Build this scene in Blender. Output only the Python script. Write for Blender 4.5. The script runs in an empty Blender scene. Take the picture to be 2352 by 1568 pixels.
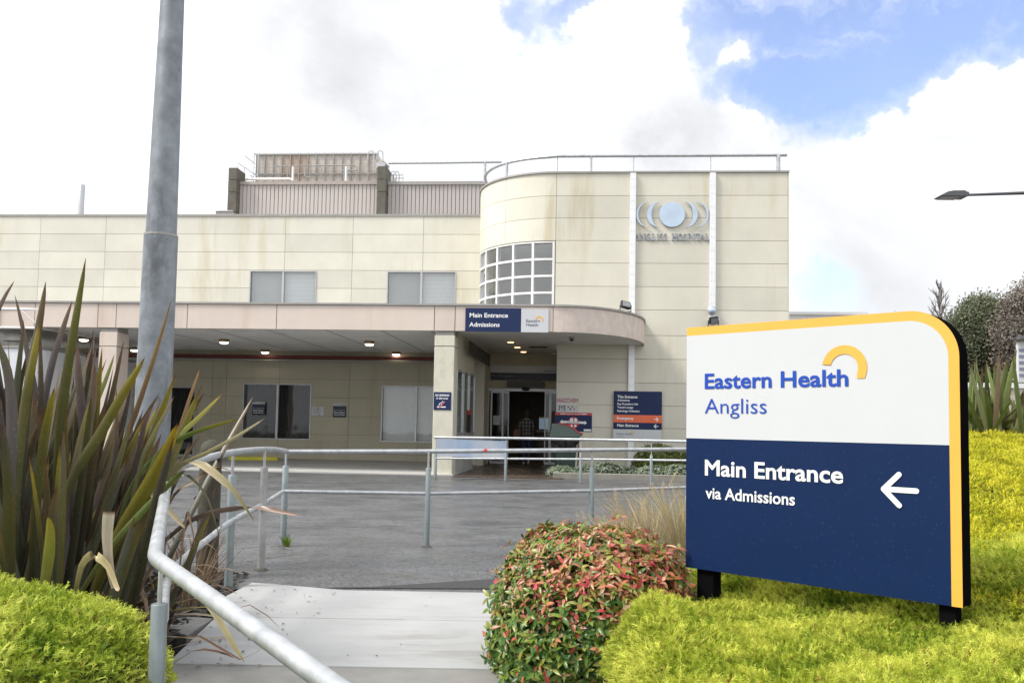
import bpy, math, random
import numpy as np
from mathutils import Vector, Matrix
from math import radians, sin, cos, pi, sqrt, atan2

# ------------------------------------------------------------------ camera, sky, sun, exposure
SC = bpy.context.scene
COL = SC.collection
F = 2000.0                       # focal length for a 2352 wide frame
PITCH, ROLL, SHIFT = radians(3.53), radians(1.0), 68.0
EYE = Vector((0.0, 0.0, 1.25))
cam_d = bpy.data.cameras.new('camera'); cam = bpy.data.objects.new('camera', cam_d); COL.objects.link(cam)
cam_d.sensor_width = 36.0; cam_d.sensor_fit = 'HORIZONTAL'; cam_d.lens = 36.0 * F / 2352.0
cam_d.shift_y = SHIFT / 2352.0; cam_d.clip_start = 0.05; cam_d.clip_end = 3000
CROT = Matrix.Rotation(pi / 2 + PITCH, 3, 'X') @ Matrix.Rotation(ROLL, 3, 'Z')
cam.matrix_world = Matrix.Translation(EYE) @ CROT.to_4x4()
SC.camera = cam
SC.view_settings.view_transform = 'Standard'; SC.view_settings.look = 'None'
SC.view_settings.exposure = 1.0; SC.view_settings.gamma = 1.0
SC.view_settings.use_curve_mapping = False
SC.cycles.max_bounces = 8; SC.cycles.transparent_max_bounces = 16
SC.cycles.caustics_reflective = False; SC.cycles.caustics_refractive = False

def ray(px, py):
    return CROT @ Vector(((px - 1176) / F, (784 + SHIFT - py) / F, -1.0))
def at(px, py, d):               # point at depth d along +Y
    r = ray(px, py); return EYE + r * (d / r.y)
def atz(px, py, z=0.0):          # point on a level plane
    r = ray(px, py); return EYE + r * ((z - EYE.z) / r.z)
TH = radians(4.2)                # the building's front is turned a little
UX = Vector((cos(TH), -sin(TH), 0)); WI = Vector((sin(TH), cos(TH), 0))
def BW(u, w, z): return UX * u + WI * w + Vector((0, 0, z))
def bp(px, py, w):
    r = ray(px, py); t = w / r.dot(WI); p = EYE + r * t
    return p.dot(UX), p.z
def bu(px, py, w): return bp(px, py, w)[0]
def bz(px, py, w): return bp(px, py, w)[1]

SUN_EL, SUN_DIR = radians(50), Vector((-0.955, -0.297, 0))
world = bpy.data.worlds.new('World'); SC.world = world; world.use_nodes = True
wn, wl = world.node_tree.nodes, world.node_tree.links
wn.clear()
class NT:                        # tiny node helper
    def __init__(s, tree): s.n, s.l = tree.nodes, tree.links
    def new(s, t, **kw):
        n = s.n.new(t)
        for k, v in kw.items(): setattr(n, k, v)
        return n
    def setin(s, node, i, v):
        if hasattr(v, 'is_linked') or isinstance(v, bpy.types.NodeSocket): s.l.new(v, node.inputs[i])
        elif v is not None: node.inputs[i].default_value = v
    def math(s, op, a, b=None, c=None, clamp=False):
        n = s.new('ShaderNodeMath', operation=op, use_clamp=clamp)
        s.setin(n, 0, a); s.setin(n, 1, b); s.setin(n, 2, c); return n.outputs[0]
    def vmath(s, op, a, b=None, scale=None, out=0):
        n = s.new('ShaderNodeVectorMath', operation=op)
        s.setin(n, 0, a); s.setin(n, 1, b)
        if scale is not None: s.setin(n, 3, scale)
        return n.outputs[out]
    def noise(s, vec, scale, detail=4, rough=.55, dist=0.0, out=0):
        n = s.new('ShaderNodeTexNoise'); s.setin(n, 'Vector', vec)
        n.inputs['Scale'].default_value = scale; n.inputs['Detail'].default_value = detail
        n.inputs['Roughness'].default_value = rough; n.inputs['Distortion'].default_value = dist
        return n.outputs[out]
    def remap(s, v, a, b, c=0.0, d=1.0, smooth=False):
        n = s.new('ShaderNodeMapRange', interpolation_type='SMOOTHSTEP' if smooth else 'LINEAR')
        s.setin(n, 0, v)
        for i, q in enumerate((a, b, c, d)): n.inputs[i + 1].default_value = q
        return n.outputs[0]
    def mix(s, fac, a, b, blend='MIX'):
        n = s.new('ShaderNodeMix', data_type='RGBA', blend_type=blend)
        s.setin(n, 0, fac); s.setin(n, 6, a); s.setin(n, 7, b); return n.outputs[2]
W = NT(world.node_tree)
geo = W.new('ShaderNodeTexCoord').outputs['Generated']
dirn = W.vmath('NORMALIZE', geo)
n1 = W.noise(dirn, 5.0, 6, .6, out=1); n2 = W.noise(dirn, 22.0, 4, .6, out=1)
o1 = W.vmath('SCALE', W.vmath('SUBTRACT', n1, (.5, .5, .5)), scale=.22)
o2 = W.vmath('SCALE', W.vmath('SUBTRACT', n2, (.5, .5, .5)), scale=.05)
dw = W.vmath('NORMALIZE', W.vmath('ADD', dirn, W.vmath('ADD', o1, o2)))
def blob(px, py, rad_px, weight):
    c = ray(px, py).normalized(); a = rad_px / F
    dt = W.vmath('DOT_PRODUCT', dw, tuple(c), out=1)
    e = W.math('EXPONENT', W.math('MULTIPLY', W.math('SUBTRACT', dt, 1.0), 2.0 / (a * a)))
    return W.math('MULTIPLY', e, weight)
holes = [(1500, 130, 190, .22), (1330, 60, 130, .25), (2010, 60, 210, 1.0), (2200, 10, 150, .9), (1930, 200, 150, .9), (1800, 265, 85, .75), (2080, 130, 120, .35), (1700, 10, 150, .62), (1640, 160, 90, .4),
         (1250, 5, 70, .55), (1390, 20, 50, .5), (2330, 20, 90, .5), (1640, 290, 50, .3), (1850, 690, 90, .55), (2000, 670, 110, .3),
         (2600, -500, 420, .9), (1600, -700, 350, .7), (400, -1200, 400, .5)]
bumps = [(1560, 90, 80, .55), (1740, 180, 55, .6), (1725, 310, 55, .45), (2300, 190, 140, 1.1), (2090, 350, 140, .8), (1740, 170, 40, .4), (1560, 260, 110, .5), (1960, 160, 40, .5), (1480, 60, 60, .4)]
acc = 0.0
for b in holes: acc = W.math('ADD', blob(*b), acc)
for b in bumps: acc = W.math('SUBTRACT', acc, blob(*b))
fb = W.noise(dirn, 11.0, 7, .62, .3)
acc = W.math('ADD', acc, W.math('MULTIPLY', W.math('SUBTRACT', fb, .5), .75))
blue = W.math('ADD', W.math('MULTIPLY', W.remap(acc, .22, .56, 0, 1, True), .60), W.math('MULTIPLY', W.remap(acc, .30, 1.25, 0, 1, True), .30))
wisp = W.noise(W.vmath('MULTIPLY', dw, (1, 1, 2.2)), 7.0, 6, .58, .25)
blue = W.math('MULTIPLY', blue, W.remap(wisp, .48, .74, 1.0, .5, True))
sky = W.new('ShaderNodeTexSky', sky_type='NISHITA')
sky.sun_disc = False; sky.sun_elevation = SUN_EL; sky.sun_rotation = atan2(SUN_DIR.x, SUN_DIR.y)
sky.altitude = 100; sky.air_density = 1.0; sky.dust_density = .6; sky.ozone_density = 2.0
g1 = W.noise(W.vmath('MULTIPLY', dirn, (1, 1, 1.6)), 3.2, 6, .58, .4)
grey = W.remap(g1, .30, .72, 0, 1)
gb = 0.0
for b in [(930, 130, 260, .20), (640, 330, 240, .12), (1150, 190, 180, .08), (1800, 420, 220, .3), (1560, 330, 120, .35), (700, 60, 150, .3), (2200, 560, 300, .25), (300, 120, 120, -.3)]:
    gb = W.math('ADD', blob(*b), gb)
CL = 7.3                         # cloud luminance before the world strength of 0.1
gfac = W.math('ADD', W.math('MULTIPLY', grey, .43), gb, clamp=True)
cloud = W.mix(gfac, (CL * 1.0, CL * 1.015, CL * 1.04, 1), (CL * .36, CL * .37, CL * .39, 1))
skycol = W.mix(blue, cloud, W.vmath('MULTIPLY', sky.outputs[0], (1.30, 1.22, 1.34)))
bg = W.new('ShaderNodeBackground'); wl.new(skycol, bg.inputs[0]); bg.inputs[1].default_value = 0.1
wl.new(bg.outputs[0], W.new('ShaderNodeOutputWorld').inputs[0])
sun_d = bpy.data.lights.new('sun', 'SUN'); sun = bpy.data.objects.new('sun', sun_d); COL.objects.link(sun)
sun_d.energy = 2.15; sun_d.angle = radians(16); sun_d.color = (1.0, .955, .88)
sdir = Vector((SUN_DIR.x * cos(SUN_EL), SUN_DIR.y * cos(SUN_EL), sin(SUN_EL)))
sun.rotation_euler = sdir.to_track_quat('Z', 'Y').to_euler(); sun.location = sdir * 60

# ------------------------------------------------------------------ mesh helpers
class MB:
    def __init__(s): s.v, s.f, s.m = [], [], []
    def add(s, vs, fs, mi=0):
        o = len(s.v); s.v += [Vector(p) for p in vs]
        for f in fs: s.f.append([i + o for i in f]); s.m.append(mi)
        return s
    def box(s, a, b, xf=None, mi=0):
        (x0, y0, z0), (x1, y1, z1) = a, b
        x0, x1 = min(x0, x1), max(x0, x1); y0, y1 = min(y0, y1), max(y0, y1); z0, z1 = min(z0, z1), max(z0, z1)
        vs = [(x0, y0, z0), (x1, y0, z0), (x1, y1, z0), (x0, y1, z0), (x0, y0, z1), (x1, y0, z1), (x1, y1, z1), (x0, y1, z1)]
        if xf: vs = [xf(*p) for p in vs]
        return s.add(vs, [(0, 3, 2, 1), (4, 5, 6, 7), (0, 1, 5, 4), (1, 2, 6, 5), (2, 3, 7, 6), (3, 0, 4, 7)], mi)
    def quad(s, a, b, c, d, mi=0): return s.add([a, b, c, d], [(0, 1, 2, 3)], mi)
    def tube(s, pts, r, n=10, mi=0, cap=True, smoothpath=0):
        pts = [Vector(p) for p in pts]
        if smoothpath: pts = catmull(pts, smoothpath)
        k = len(pts); rs = r if isinstance(r, (list, tuple)) else [r] * k
        if len(rs) != k: rs = [rs[0] + (rs[-1] - rs[0]) * i / (k - 1) for i in range(k)]
        t0 = (pts[1] - pts[0]).normalized()
        x = t0.orthogonal().normalized(); vs = []
        for i, p in enumerate(pts):
            t = (pts[min(i + 1, k - 1)] - pts[max(i - 1, 0)]).normalized()
            x = (x - t * x.dot(t)).normalized(); y = t.cross(x)
            vs += [p + (x * cos(2 * pi * j / n) + y * sin(2 * pi * j / n)) * rs[i] for j in range(n)]
        fs = [(i * n + j, i * n + (j + 1) % n, (i + 1) * n + (j + 1) % n, (i + 1) * n + j) for i in range(k - 1) for j in range(n)]
        if cap: fs += [tuple(range(n - 1, -1, -1)), tuple(range((k - 1) * n, k * n))]
        return s.add(vs, fs, mi)
    def lathe(s, prof, c, n=20, mi=0, axis=None):
        c = Vector(c); vs = []
        q = Vector((0, 0, 1)).rotation_difference(Vector(axis)) if axis else None
        for r, z in prof:
            for j in range(n):
                p = Vector((r * cos(2 * pi * j / n), r * sin(2 * pi * j / n), z))
                vs.append(c + (q @ p if q else p))
        k = len(prof)
        fs = [(i * n + j, i * n + (j + 1) % n, (i + 1) * n + (j + 1) % n, (i + 1) * n + j) for i in range(k - 1) for j in range(n)]
        fs += [tuple(range(n - 1, -1, -1)), tuple(range((k - 1) * n, k * n))]
        return s.add(vs, fs, mi)
    def prism(s, outline, xf, d0, d1, mi=0, side_mi=None):       # outline (x,y), counter-clockwise seen from the d0 side
        n = len(outline)
        vs = [xf(x, y, d0) for x, y in outline] + [xf(x, y, d1) for x, y in outline]
        s.add(vs, [tuple(range(n)), tuple(range(2 * n - 1, n - 1, -1))], mi)
        o = len(s.v) - 2 * n
        for i in range(n):
            j = (i + 1) % n
            s.f.append([o + j, o + i, o + n + i, o + n + j]); s.m.append(mi if side_mi is None else side_mi)
        return s
def catmull(pts, k):
    out = []; n = len(pts)
    for i in range(n - 1):
        p0, p1, p2, p3 = pts[max(i - 1, 0)], pts[i], pts[i + 1], pts[min(i + 2, n - 1)]
        for j in range(k):
            t = j / k
            out.append(.5 * ((2 * p1) + (p2 - p0) * t + (2 * p0 - 5 * p1 + 4 * p2 - p3) * t * t + (3 * p1 - p0 - 3 * p2 + p3) * t ** 3))
    out.append(pts[-1]); return out

ROOTM = {}
def props(o, label=None, cat=None, group=None, kind=None):
    if label: o['label'] = label
    if cat: o['category'] = cat
    if group: o['group'] = group
    if kind: o['kind'] = kind
    return o
def thing(name, loc, label, cat, rotz=0.0, group=None):
    o = bpy.data.objects.new(name, None); COL.objects.link(o); o.empty_display_size = .2
    o.location = loc; o.rotation_euler = (0, 0, rotz)
    ROOTM[o] = (Matrix.Translation(Vector(loc)) @ Matrix.Rotation(rotz, 4, 'Z')).inverted()
    return props(o, label, cat, group)
def link_mesh(name, me, parent=None, loc=None):
    o = bpy.data.objects.new(name, me); COL.objects.link(o)
    if parent is not None: o.parent = parent
    if parent in ROOTM: ROOTM[o] = ROOTM[parent]
    return o
def build(name, mb, mats, parent=None, loc=None, smooth=False, bevel=0, label=None):
    """World-space geometry becomes one mesh object (a part when it has a parent)."""
    me = bpy.data.meshes.new(name)
    if parent is not None: Mi = ROOTM[parent]
    elif loc is not None: Mi = Matrix.Translation(-Vector(loc))
    else: Mi = Matrix.Identity(4)
    me.from_pydata([Mi @ p for p in mb.v], [], mb.f)
    mats = mats if isinstance(mats, (list, tuple)) else [mats]
    for m in mats: me.materials.append(m)
    if len(mats) > 1: me.polygons.foreach_set('material_index', mb.m)
    if smooth:
        me.polygons.foreach_set('use_smooth', [True] * len(me.polygons))
        me.set_sharp_from_angle(angle=radians(40))
    me.update()
    o = link_mesh(name, me, parent)
    if parent is None and loc is not None: o.location = loc; ROOTM[o] = Mi
    elif parent is None: ROOTM[o] = Mi
    if bevel:
        b = o.modifiers.new('bevel', 'BEVEL'); b.width = bevel; b.segments = 2; b.limit_method = 'ANGLE'
    if label: o['label'] = label
    return o
def np_mesh(name, V, T, C, mats, parent=None, loc=None, mi=None, smooth=False):
    V = np.asarray(V, np.float32); T = np.asarray(T, np.int32)
    Mi = ROOTM[parent] if parent is not None else Matrix.Translation(-Vector(loc)) if loc is not None else Matrix.Identity(4)
    A = np.array(Mi); V = V @ A[:3, :3].T.astype(np.float32) + A[:3, 3].astype(np.float32)
    me = bpy.data.meshes.new(name)
    me.vertices.add(len(V)); me.vertices.foreach_set('co', V.ravel())
    me.loops.add(T.size); me.loops.foreach_set('vertex_index', T.ravel())
    me.polygons.add(len(T)); me.polygons.foreach_set('loop_start', np.arange(0, T.size, T.shape[1], dtype=np.int32))
    if smooth: me.polygons.foreach_set('use_smooth', np.ones(len(T), bool))
    for m in (mats if isinstance(mats, (list, tuple)) else [mats]): me.materials.append(m)
    if mi is not None: me.polygons.foreach_set('material_index', np.asarray(mi, np.int32))
    a = me.color_attributes.new('Col', 'FLOAT_COLOR', 'POINT')
    C4 = np.ones((len(V), 4), np.float32); C4[:, :3] = C; a.data.foreach_set('color', C4.ravel())
    me.update(); me.validate()
    o = link_mesh(name, me, parent)
    if parent is None and loc is not None: o.location = loc
    return o
def dup(root, loc, label=None, rotz=None):
    r = root.copy(); COL.objects.link(r); r.location = loc
    if rotz is not None: r.rotation_euler = (0, 0, rotz)
    if label: r['label'] = label
    for ch in list(root.children):
        c = ch.copy(); COL.objects.link(c); c.parent = r
        for g in list(ch.children):
            d = g.copy(); COL.objects.link(d); d.parent = c
    return r

# ------------------------------------------------------------------ materials
def mat(name, col, rough=.6, metal=0.0, var=.08, scale=4.0, bump=0.0, bscale=60.0, spec=.5, stain=None, stain_amt=.5,
        streak=(1, 1, .12), stain_scale=1.6, island=0.0, emit=0.0, speck=None, roughvar=0.0, coat=0.0):
    m = bpy.data.materials.new(name); m.use_nodes = True; t = NT(m.node_tree)
    b = t.n['Principled BSDF']
    co = t.new('ShaderNodeTexCoord').outputs['Object']
    nz = t.noise(co, scale, 5, .6)
    f = t.remap(nz, .3, .7, 0, 1)
    c = t.mix(f, tuple(min(1, q * (1 - var)) for q in col) + (1,), tuple(min(1, q * (1 + var)) for q in col) + (1,))
    if stain:
        sv = t.vmath('MULTIPLY', co, streak)
        sn = t.noise(sv, stain_scale, 7, .65, .2)
        big = t.noise(co, .35, 3, .5)
        sf = t.math('MULTIPLY', t.remap(sn, .47, .68, 0, 1, True), t.remap(big, .38, .62, .15, 1, True))
        c = t.mix(t.math('MULTIPLY', sf, stain_amt), c, tuple(stain) + (1,))
    if speck:
        vv = t.new('ShaderNodeTexVoronoi'); t.l.new(co, vv.inputs['Vector']); vv.inputs['Scale'].default_value = speck[0]
        c = t.mix(t.remap(vv.outputs['Distance'], speck[1], speck[1] * .5, 0, speck[3] if len(speck) > 3 else .8), c, tuple(speck[2]) + (1,))
    if island:
        ri = t.new('ShaderNodeNewGeometry').outputs['Random Per Island']
        c = t.mix(1.0, c, t.mix(ri, (1 - island,) * 3 + (1,), (1 + island * .4,) * 3 + (1,)), 'MULTIPLY')
    t.l.new(c, b.inputs['Base Color'])
    b.inputs['Metallic'].default_value = metal; b.inputs['Specular IOR Level'].default_value = spec
    if roughvar:
        t.l.new(t.remap(t.noise(co, scale * .6, 4, .6), .3, .7, max(.03, rough - roughvar), min(1, rough + roughvar)), b.inputs['Roughness'])
    else: b.inputs['Roughness'].default_value = rough
    b.inputs['Coat Weight'].default_value = coat
    if bump:
        bn = t.new('ShaderNodeBump'); bn.inputs['Strength'].default_value = bump; bn.inputs['Distance'].default_value = .02
        t.l.new(t.noise(co, bscale, 4, .6), bn.inputs['Height']); t.l.new(bn.outputs[0], b.inputs['Normal'])
    if emit:
        b.inputs['Emission Color'].default_value = tuple(col) + (1,); b.inputs['Emission Strength'].default_value = emit
    return m
def leaf_mat(name, rough=.45, trans=.25, spec=.4, bump=0.0):
    m = bpy.data.materials.new(name); m.use_nodes = True; t = NT(m.node_tree)
    b = t.n['Principled BSDF']; out = t.n['Material Output']
    a = t.new('ShaderNodeVertexColor', layer_name='Col').outputs[0]
    co = t.new('ShaderNodeTexCoord').outputs['Object']
    a = t.mix(1.0, a, t.mix(t.noise(co, 14, 4), (.8, .8, .8, 1), (1.2, 1.2, 1.2, 1)), 'MULTIPLY')
    t.l.new(a, b.inputs['Base Color']); b.inputs['Roughness'].default_value = rough; b.inputs['Specular IOR Level'].default_value = spec
    tr = t.new('ShaderNodeBsdfTranslucent'); t.l.new(a, tr.inputs[0])
    mx = t.new('ShaderNodeMixShader'); mx.inputs[0].default_value = trans
    t.l.new(b.outputs[0], mx.inputs[1]); t.l.new(tr.outputs[0], mx.inputs[2]); t.l.new(mx.outputs[0], out.inputs[0])
    return m
def glass_mat(name, tint=(.93, .96, .96), refl=.9, gain=3.6):
    m = bpy.data.materials.new(name); m.use_nodes = True; t = NT(m.node_tree); t.n.remove(t.n['Principled BSDF'])
    tr = t.new('ShaderNodeBsdfTransparent'); tr.inputs[0].default_value = tuple(tint) + (1,)
    gl = t.new('ShaderNodeBsdfGlossy'); gl.inputs['Roughness'].default_value = .03; gl.inputs[0].default_value = (refl, refl, refl, 1)
    co = t.new('ShaderNodeTexCoord').outputs['Object']
    bn = t.new('ShaderNodeBump'); bn.inputs['Strength'].default_value = .05; bn.inputs['Distance'].default_value = .05
    t.l.new(t.noise(co, 1.3, 2), bn.inputs['Height']); t.l.new(bn.outputs[0], gl.inputs['Normal'])
    gm = t.new('ShaderNodeNewGeometry'); ct = t.math('ABSOLUTE', t.vmath('DOT_PRODUCT', gm.outputs['Normal'], gm.outputs['Incoming'], out=1))
    fr = t.math('ADD', t.math('MULTIPLY', t.math('POWER', t.math('SUBTRACT', 1.0, ct, clamp=True), 5.0), .95), .05)
    mx = t.new('ShaderNodeMixShader'); t.l.new(t.math('MULTIPLY', fr, gain, clamp=True), mx.inputs[0])
    t.l.new(tr.outputs[0], mx.inputs[1]); t.l.new(gl.outputs[0], mx.inputs[2])
    t.l.new(mx.outputs[0], t.n['Material Output'].inputs[0])
    return m
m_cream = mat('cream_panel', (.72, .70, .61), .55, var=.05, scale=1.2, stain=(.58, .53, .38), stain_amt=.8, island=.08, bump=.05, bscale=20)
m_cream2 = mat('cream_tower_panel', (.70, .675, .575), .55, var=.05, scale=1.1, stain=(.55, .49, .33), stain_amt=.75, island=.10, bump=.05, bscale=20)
m_creamshade = mat('cream_canopy_shade', (.535, .50, .385), .6, var=.05, scale=1.2, stain=(.40, .35, .22), stain_amt=.4, island=.05)  # darker copy of the cream, canopy shade put into the colour
m_joint = mat('joint_shadow_gap', (.26, .25, .20), .9)
m_pink = mat('pink_panel', (.70, .60, .53), .55, var=.04, scale=1.3, stain=(.50, .35, .27), stain_amt=.45, island=.04, bump=.04, bscale=20)
m_pinkold = mat('pink_render_worn', (.66, .57, .51), .7, var=.10, scale=5, stain=(.50, .33, .24), stain_amt=.6, streak=(1, 1, .5), stain_scale=2.5)
m_soffit = mat('soffit_board', (.90, .90, .89), .8, var=.04, scale=.8, stain=(.38, .36, .32), stain_amt=.35, streak=(1, 1, 1))
m_colm = mat('column_render', (.66, .64, .53), .65, var=.05, scale=2, stain=(.30, .28, .20), stain_amt=.4, stain_scale=5, streak=(1, 1, .5), bump=.1, bscale=30, speck=(9, .06, (.2, .19, .15), .7))
m_alu = mat('aluminium_frame', (.50, .51, .52), .4, .6, var=.05)
m_white = mat('white_frame_paint', (.80, .80, .80), .4, var=.03, scale=3, stain=(.55, .53, .48), stain_amt=.25)
m_strap = mat('white_steel_strap', (.84, .85, .87), .3, .2, var=.03)
m_glass = glass_mat('window_glass')
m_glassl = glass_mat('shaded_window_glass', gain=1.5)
m_glassd = glass_mat('door_glass', (.80, .86, .85), gain=1.0)
m_blind = mat('venetian_blind', (.86, .87, .88), .5, var=.03)
m_blindd = mat('grey_blind', (.42, .435, .44), .5, var=.04)  # plain grey of the vertical blinds
m_curtain = mat('dark_curtain', (.034, .037, .037), .8, var=.2, scale=2)
m_dark = mat('dark_interior', (.045, .043, .04), .8)
m_flash = mat('grey_flashing', (.36, .35, .33), .5, .3, var=.1)
m_galv = mat('galvanised_steel', (.47, .49, .51), .42, .55, var=.2, scale=14, bump=.06, bscale=80, roughvar=.12, stain=(.62, .65, .66), stain_amt=.5, streak=(1, 1, 1), stain_scale=9)
m_galvp = mat('galvanised_pole', (.235, .26, .29), .5, .3, var=.25, scale=7, bump=.03, bscale=40, stain=(.06, .065, .07), stain_amt=1.0, streak=(1, 1, .5), stain_scale=4, roughvar=.1)
m_concrete = mat('pale_concrete', (.365, .37, .372), .75, var=.07, scale=2.2, bump=.08, bscale=120, stain=(.235, .23, .22), stain_amt=.7, streak=(.6, 2, 1), stain_scale=2.2, roughvar=.12)
m_slab = mat('drop_off_slab', (.50, .495, .48), .6, var=.06, scale=1.0, stain=(.32, .31, .29), stain_amt=.5, streak=(.3, 1.5, 1), roughvar=.15)
m_conc2 = mat('weathered_concrete', (.135, .125, .105), .85, var=.25, scale=2.5, stain=(.075, .083, .05), stain_amt=.5, bump=.15, bscale=30)
m_kerb = mat('kerb_concrete', (.26, .25, .22), .8, var=.15, scale=5, bump=.1, stain=(.12, .14, .06), stain_amt=.5, streak=(1, 1, 1))
m_black = mat('black_powder_coat', (.006, .006, .007), .75, spec=.0, var=.1, bump=.02, bscale=200)
m_blackp = mat('black_plastic', (.02, .02, .021), .45)
m_navy = mat('navy_sign_vinyl', (.0075, .0225, .080), .35, spec=.16, var=.06, speck=(42, .13, (.10, .13, .22), .32))
m_navyd = mat('navy_sign_print', (.018, .032, .098), .4, spec=.2, var=.04)
m_wsign = mat('white_sign_vinyl', (.60, .62, .645), .3, spec=.3, var=.015)
m_yel = mat('amber_sign_vinyl', (.84, .44, .07), .35, var=.03)
m_blue = mat('blue_lettering', (.022, .075, .43), .35, spec=.2, var=.02)
m_wtext = mat('white_lettering', (.86, .87, .88), .35, var=.01)
m_gtext = mat('grey_lettering', (.085, .09, .14), .5)
m_btext = mat('black_lettering', (.03, .03, .035), .5)
m_rtext = mat('red_print', (.55, .05, .055), .4)
m_orange = mat('orange_sign_panel', (.80, .155, .06), .35)
m_green = mat('green_print', (.03, .25, .07), .4)
m_ysq = mat('yellow_print', (.75, .6, .05), .4)
m_paper = mat('paper_notice', (.70, .71, .74), .7)
m_silver = mat('brushed_emblem', (.50, .60, .72), .28, .55, var=.12, scale=2)
m_silver2 = mat('cast_letters', (.36, .40, .46), .45, .5, var=.15)
# ------------------------------------------------------------------ ground, road, path
def asphalt_mat():
    m = mat('wet_asphalt', (.124, .127, .133), .55, var=.14, scale=1.6, stain=(.08, .08, .083), stain_amt=.7, streak=(.8, 1.1, 1), stain_scale=1.7)
    t = NT(m.node_tree); b = t.n['Principled BSDF']
    co = t.new('ShaderNodeTexCoord').outputs['Object']
    old = b.inputs['Base Color'].links[0].from_socket
    v = t.new('ShaderNodeTexVoronoi'); t.l.new(co, v.inputs['Vector']); v.inputs['Scale'].default_value = 58
    g = t.mix(t.remap(v.outputs['Distance'], .1, .7, 1, 0), (.48, .48, .48, 1), (1.62, 1.62, 1.62, 1))
    v2 = t.new('ShaderNodeTexVoronoi'); t.l.new(co, v2.inputs['Vector']); v2.inputs['Scale'].default_value = 26
    sp = t.math('MULTIPLY', t.remap(v2.outputs['Distance'], .22, .10, 0, 1), t.remap(t.noise(co, 3.0, 3), .45, .62, 0, .75))
    pt = t.remap(t.noise(co, .55, 5, .6), .50, .58, 0, .22, True)
    c2 = t.mix(pt, t.mix(1.0, old, g, 'MULTIPLY'), (.06, .06, .06, 1))
    t.l.new(t.mix(sp, c2, (.27, .265, .25, 1)), b.inputs['Base Color'])
    bn = t.new('ShaderNodeBump'); bn.inputs['Strength'].default_value = .12; bn.inputs['Distance'].default_value = .002
    t.l.new(v.outputs['Distance'], bn.inputs['Height']); t.l.new(bn.outputs[0], b.inputs['Normal'])
    wet = t.remap(t.noise(t.vmath('MULTIPLY', co, (.8, 1.1, 1)), 1.6, 7, .72), .36, .64, .28, .62, True)
    t.l.new(wet, b.inputs['Roughness'])
    return m
m_asph = asphalt_mat()
m_asphnew = mat('new_bitumen', (.036, .036, .038), .6, var=.15, scale=30, bump=.3, bscale=180)
m_soil = mat('soil', (.07, .055, .04), .95, var=.3, scale=8, bump=.4, bscale=25)
m_mulch = mat('bark_mulch', (.035, .03, .028), .9, var=.4, scale=25, bump=1.0, bscale=40)
m_line = mat('worn_line_paint', (.62, .60, .52), .7, var=.15, scale=9)
m_tile = mat('wet_brown_paving', (.085, .06, .045), .3, var=.25, scale=3, roughvar=.15)
m_ylw = mat('yellow_stop_paint', (.62, .58, .03), .5, var=.1, stain=(.3, .28, .05), stain_amt=.5)

def sheet(name, pts, z, m, bevel=0):
    mb = MB(); mb.add([(p[0], p[1], p[2] if len(p) > 2 else z) for p in pts], [tuple(range(len(pts)))])
    return props(build(name, mb, m), kind='structure')
sheet('ground', [(-600, -60), (600, -60), (600, 900), (-600, 900)], -.16, m_soil)
gx = [Vector((-40, 4.0, 0)), Vector((60, 4.0, 0))]
mb = MB(); rf = [(-60, 7.2), (-2.6, 7.2), (-2.02, 6.55), (-1.0, 6.5), (.3, 6.5), (1.2, 7.4), (2.4, 9.2), (3.4, 12.0), (6.0, 16.5), (60, 12.0)]
for a, b in zip(rf[:-1], rf[1:]): mb.add([(a[0], a[1], 0), (b[0], b[1], 0), (b[0], 60, 0), (a[0], 60, 0)], [(0, 1, 2, 3)])
props(build('road', mb, m_asph), kind='structure')
# darker strip of new bitumen where the road meets the path
p1, p2, p3, p4 = atz(700, 1351), atz(1135, 1330), atz(1240, 1331), atz(1240, 1353)
mbs = MB(); mbs.add([(p1.x, p1.y, .006), (p4.x, p4.y, .006), (p3.x, p3.y, .006), (p2.x, p2.y, .006), (p1.x + .5, p1.y + .10, .006)], [(0, 1, 2, 3, 4)])
props(build('road_patch', mbs, m_asphnew), kind='structure')
def seam(pts, wd, m, name):
    mb = MB(); q = catmull([Vector((p[0], p[1], .005)) for p in pts], 6); vs = []
    for i, p in enumerate(q):
        d = (q[min(i + 1, len(q) - 1)] - q[max(0, i - 1)]).normalized(); w = wd * (.6 + .4 * sin(i * 2.3)); s = Vector((-d.y, d.x, 0)) * w / 2; vs += [p - s, p + s]
    mb.add(vs, [(2 * i, 2 * i + 2, 2 * i + 3, 2 * i + 1) for i in range(len(q) - 1)]); props(build(name, mb, m), kind='structure')
seam([atz(x, y) for x, y in ((500, 1258), (560, 1257), (610, 1252), (650, 1257), (668, 1262))], .03, mat('silt_line', (.24, .235, .22), .8, var=.3, scale=20), 'road_seam')
seam([atz(x, y) for x, y in ((500, 1296), (570, 1289), (620, 1281), (675, 1274))], .018, m_asphnew, 'road_crack')
seam([atz(x, y) for x, y in ((720, 1215), (900, 1208), (1100, 1214), (1250, 1206))], .022, m_asphnew, 'road_crack')
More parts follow.
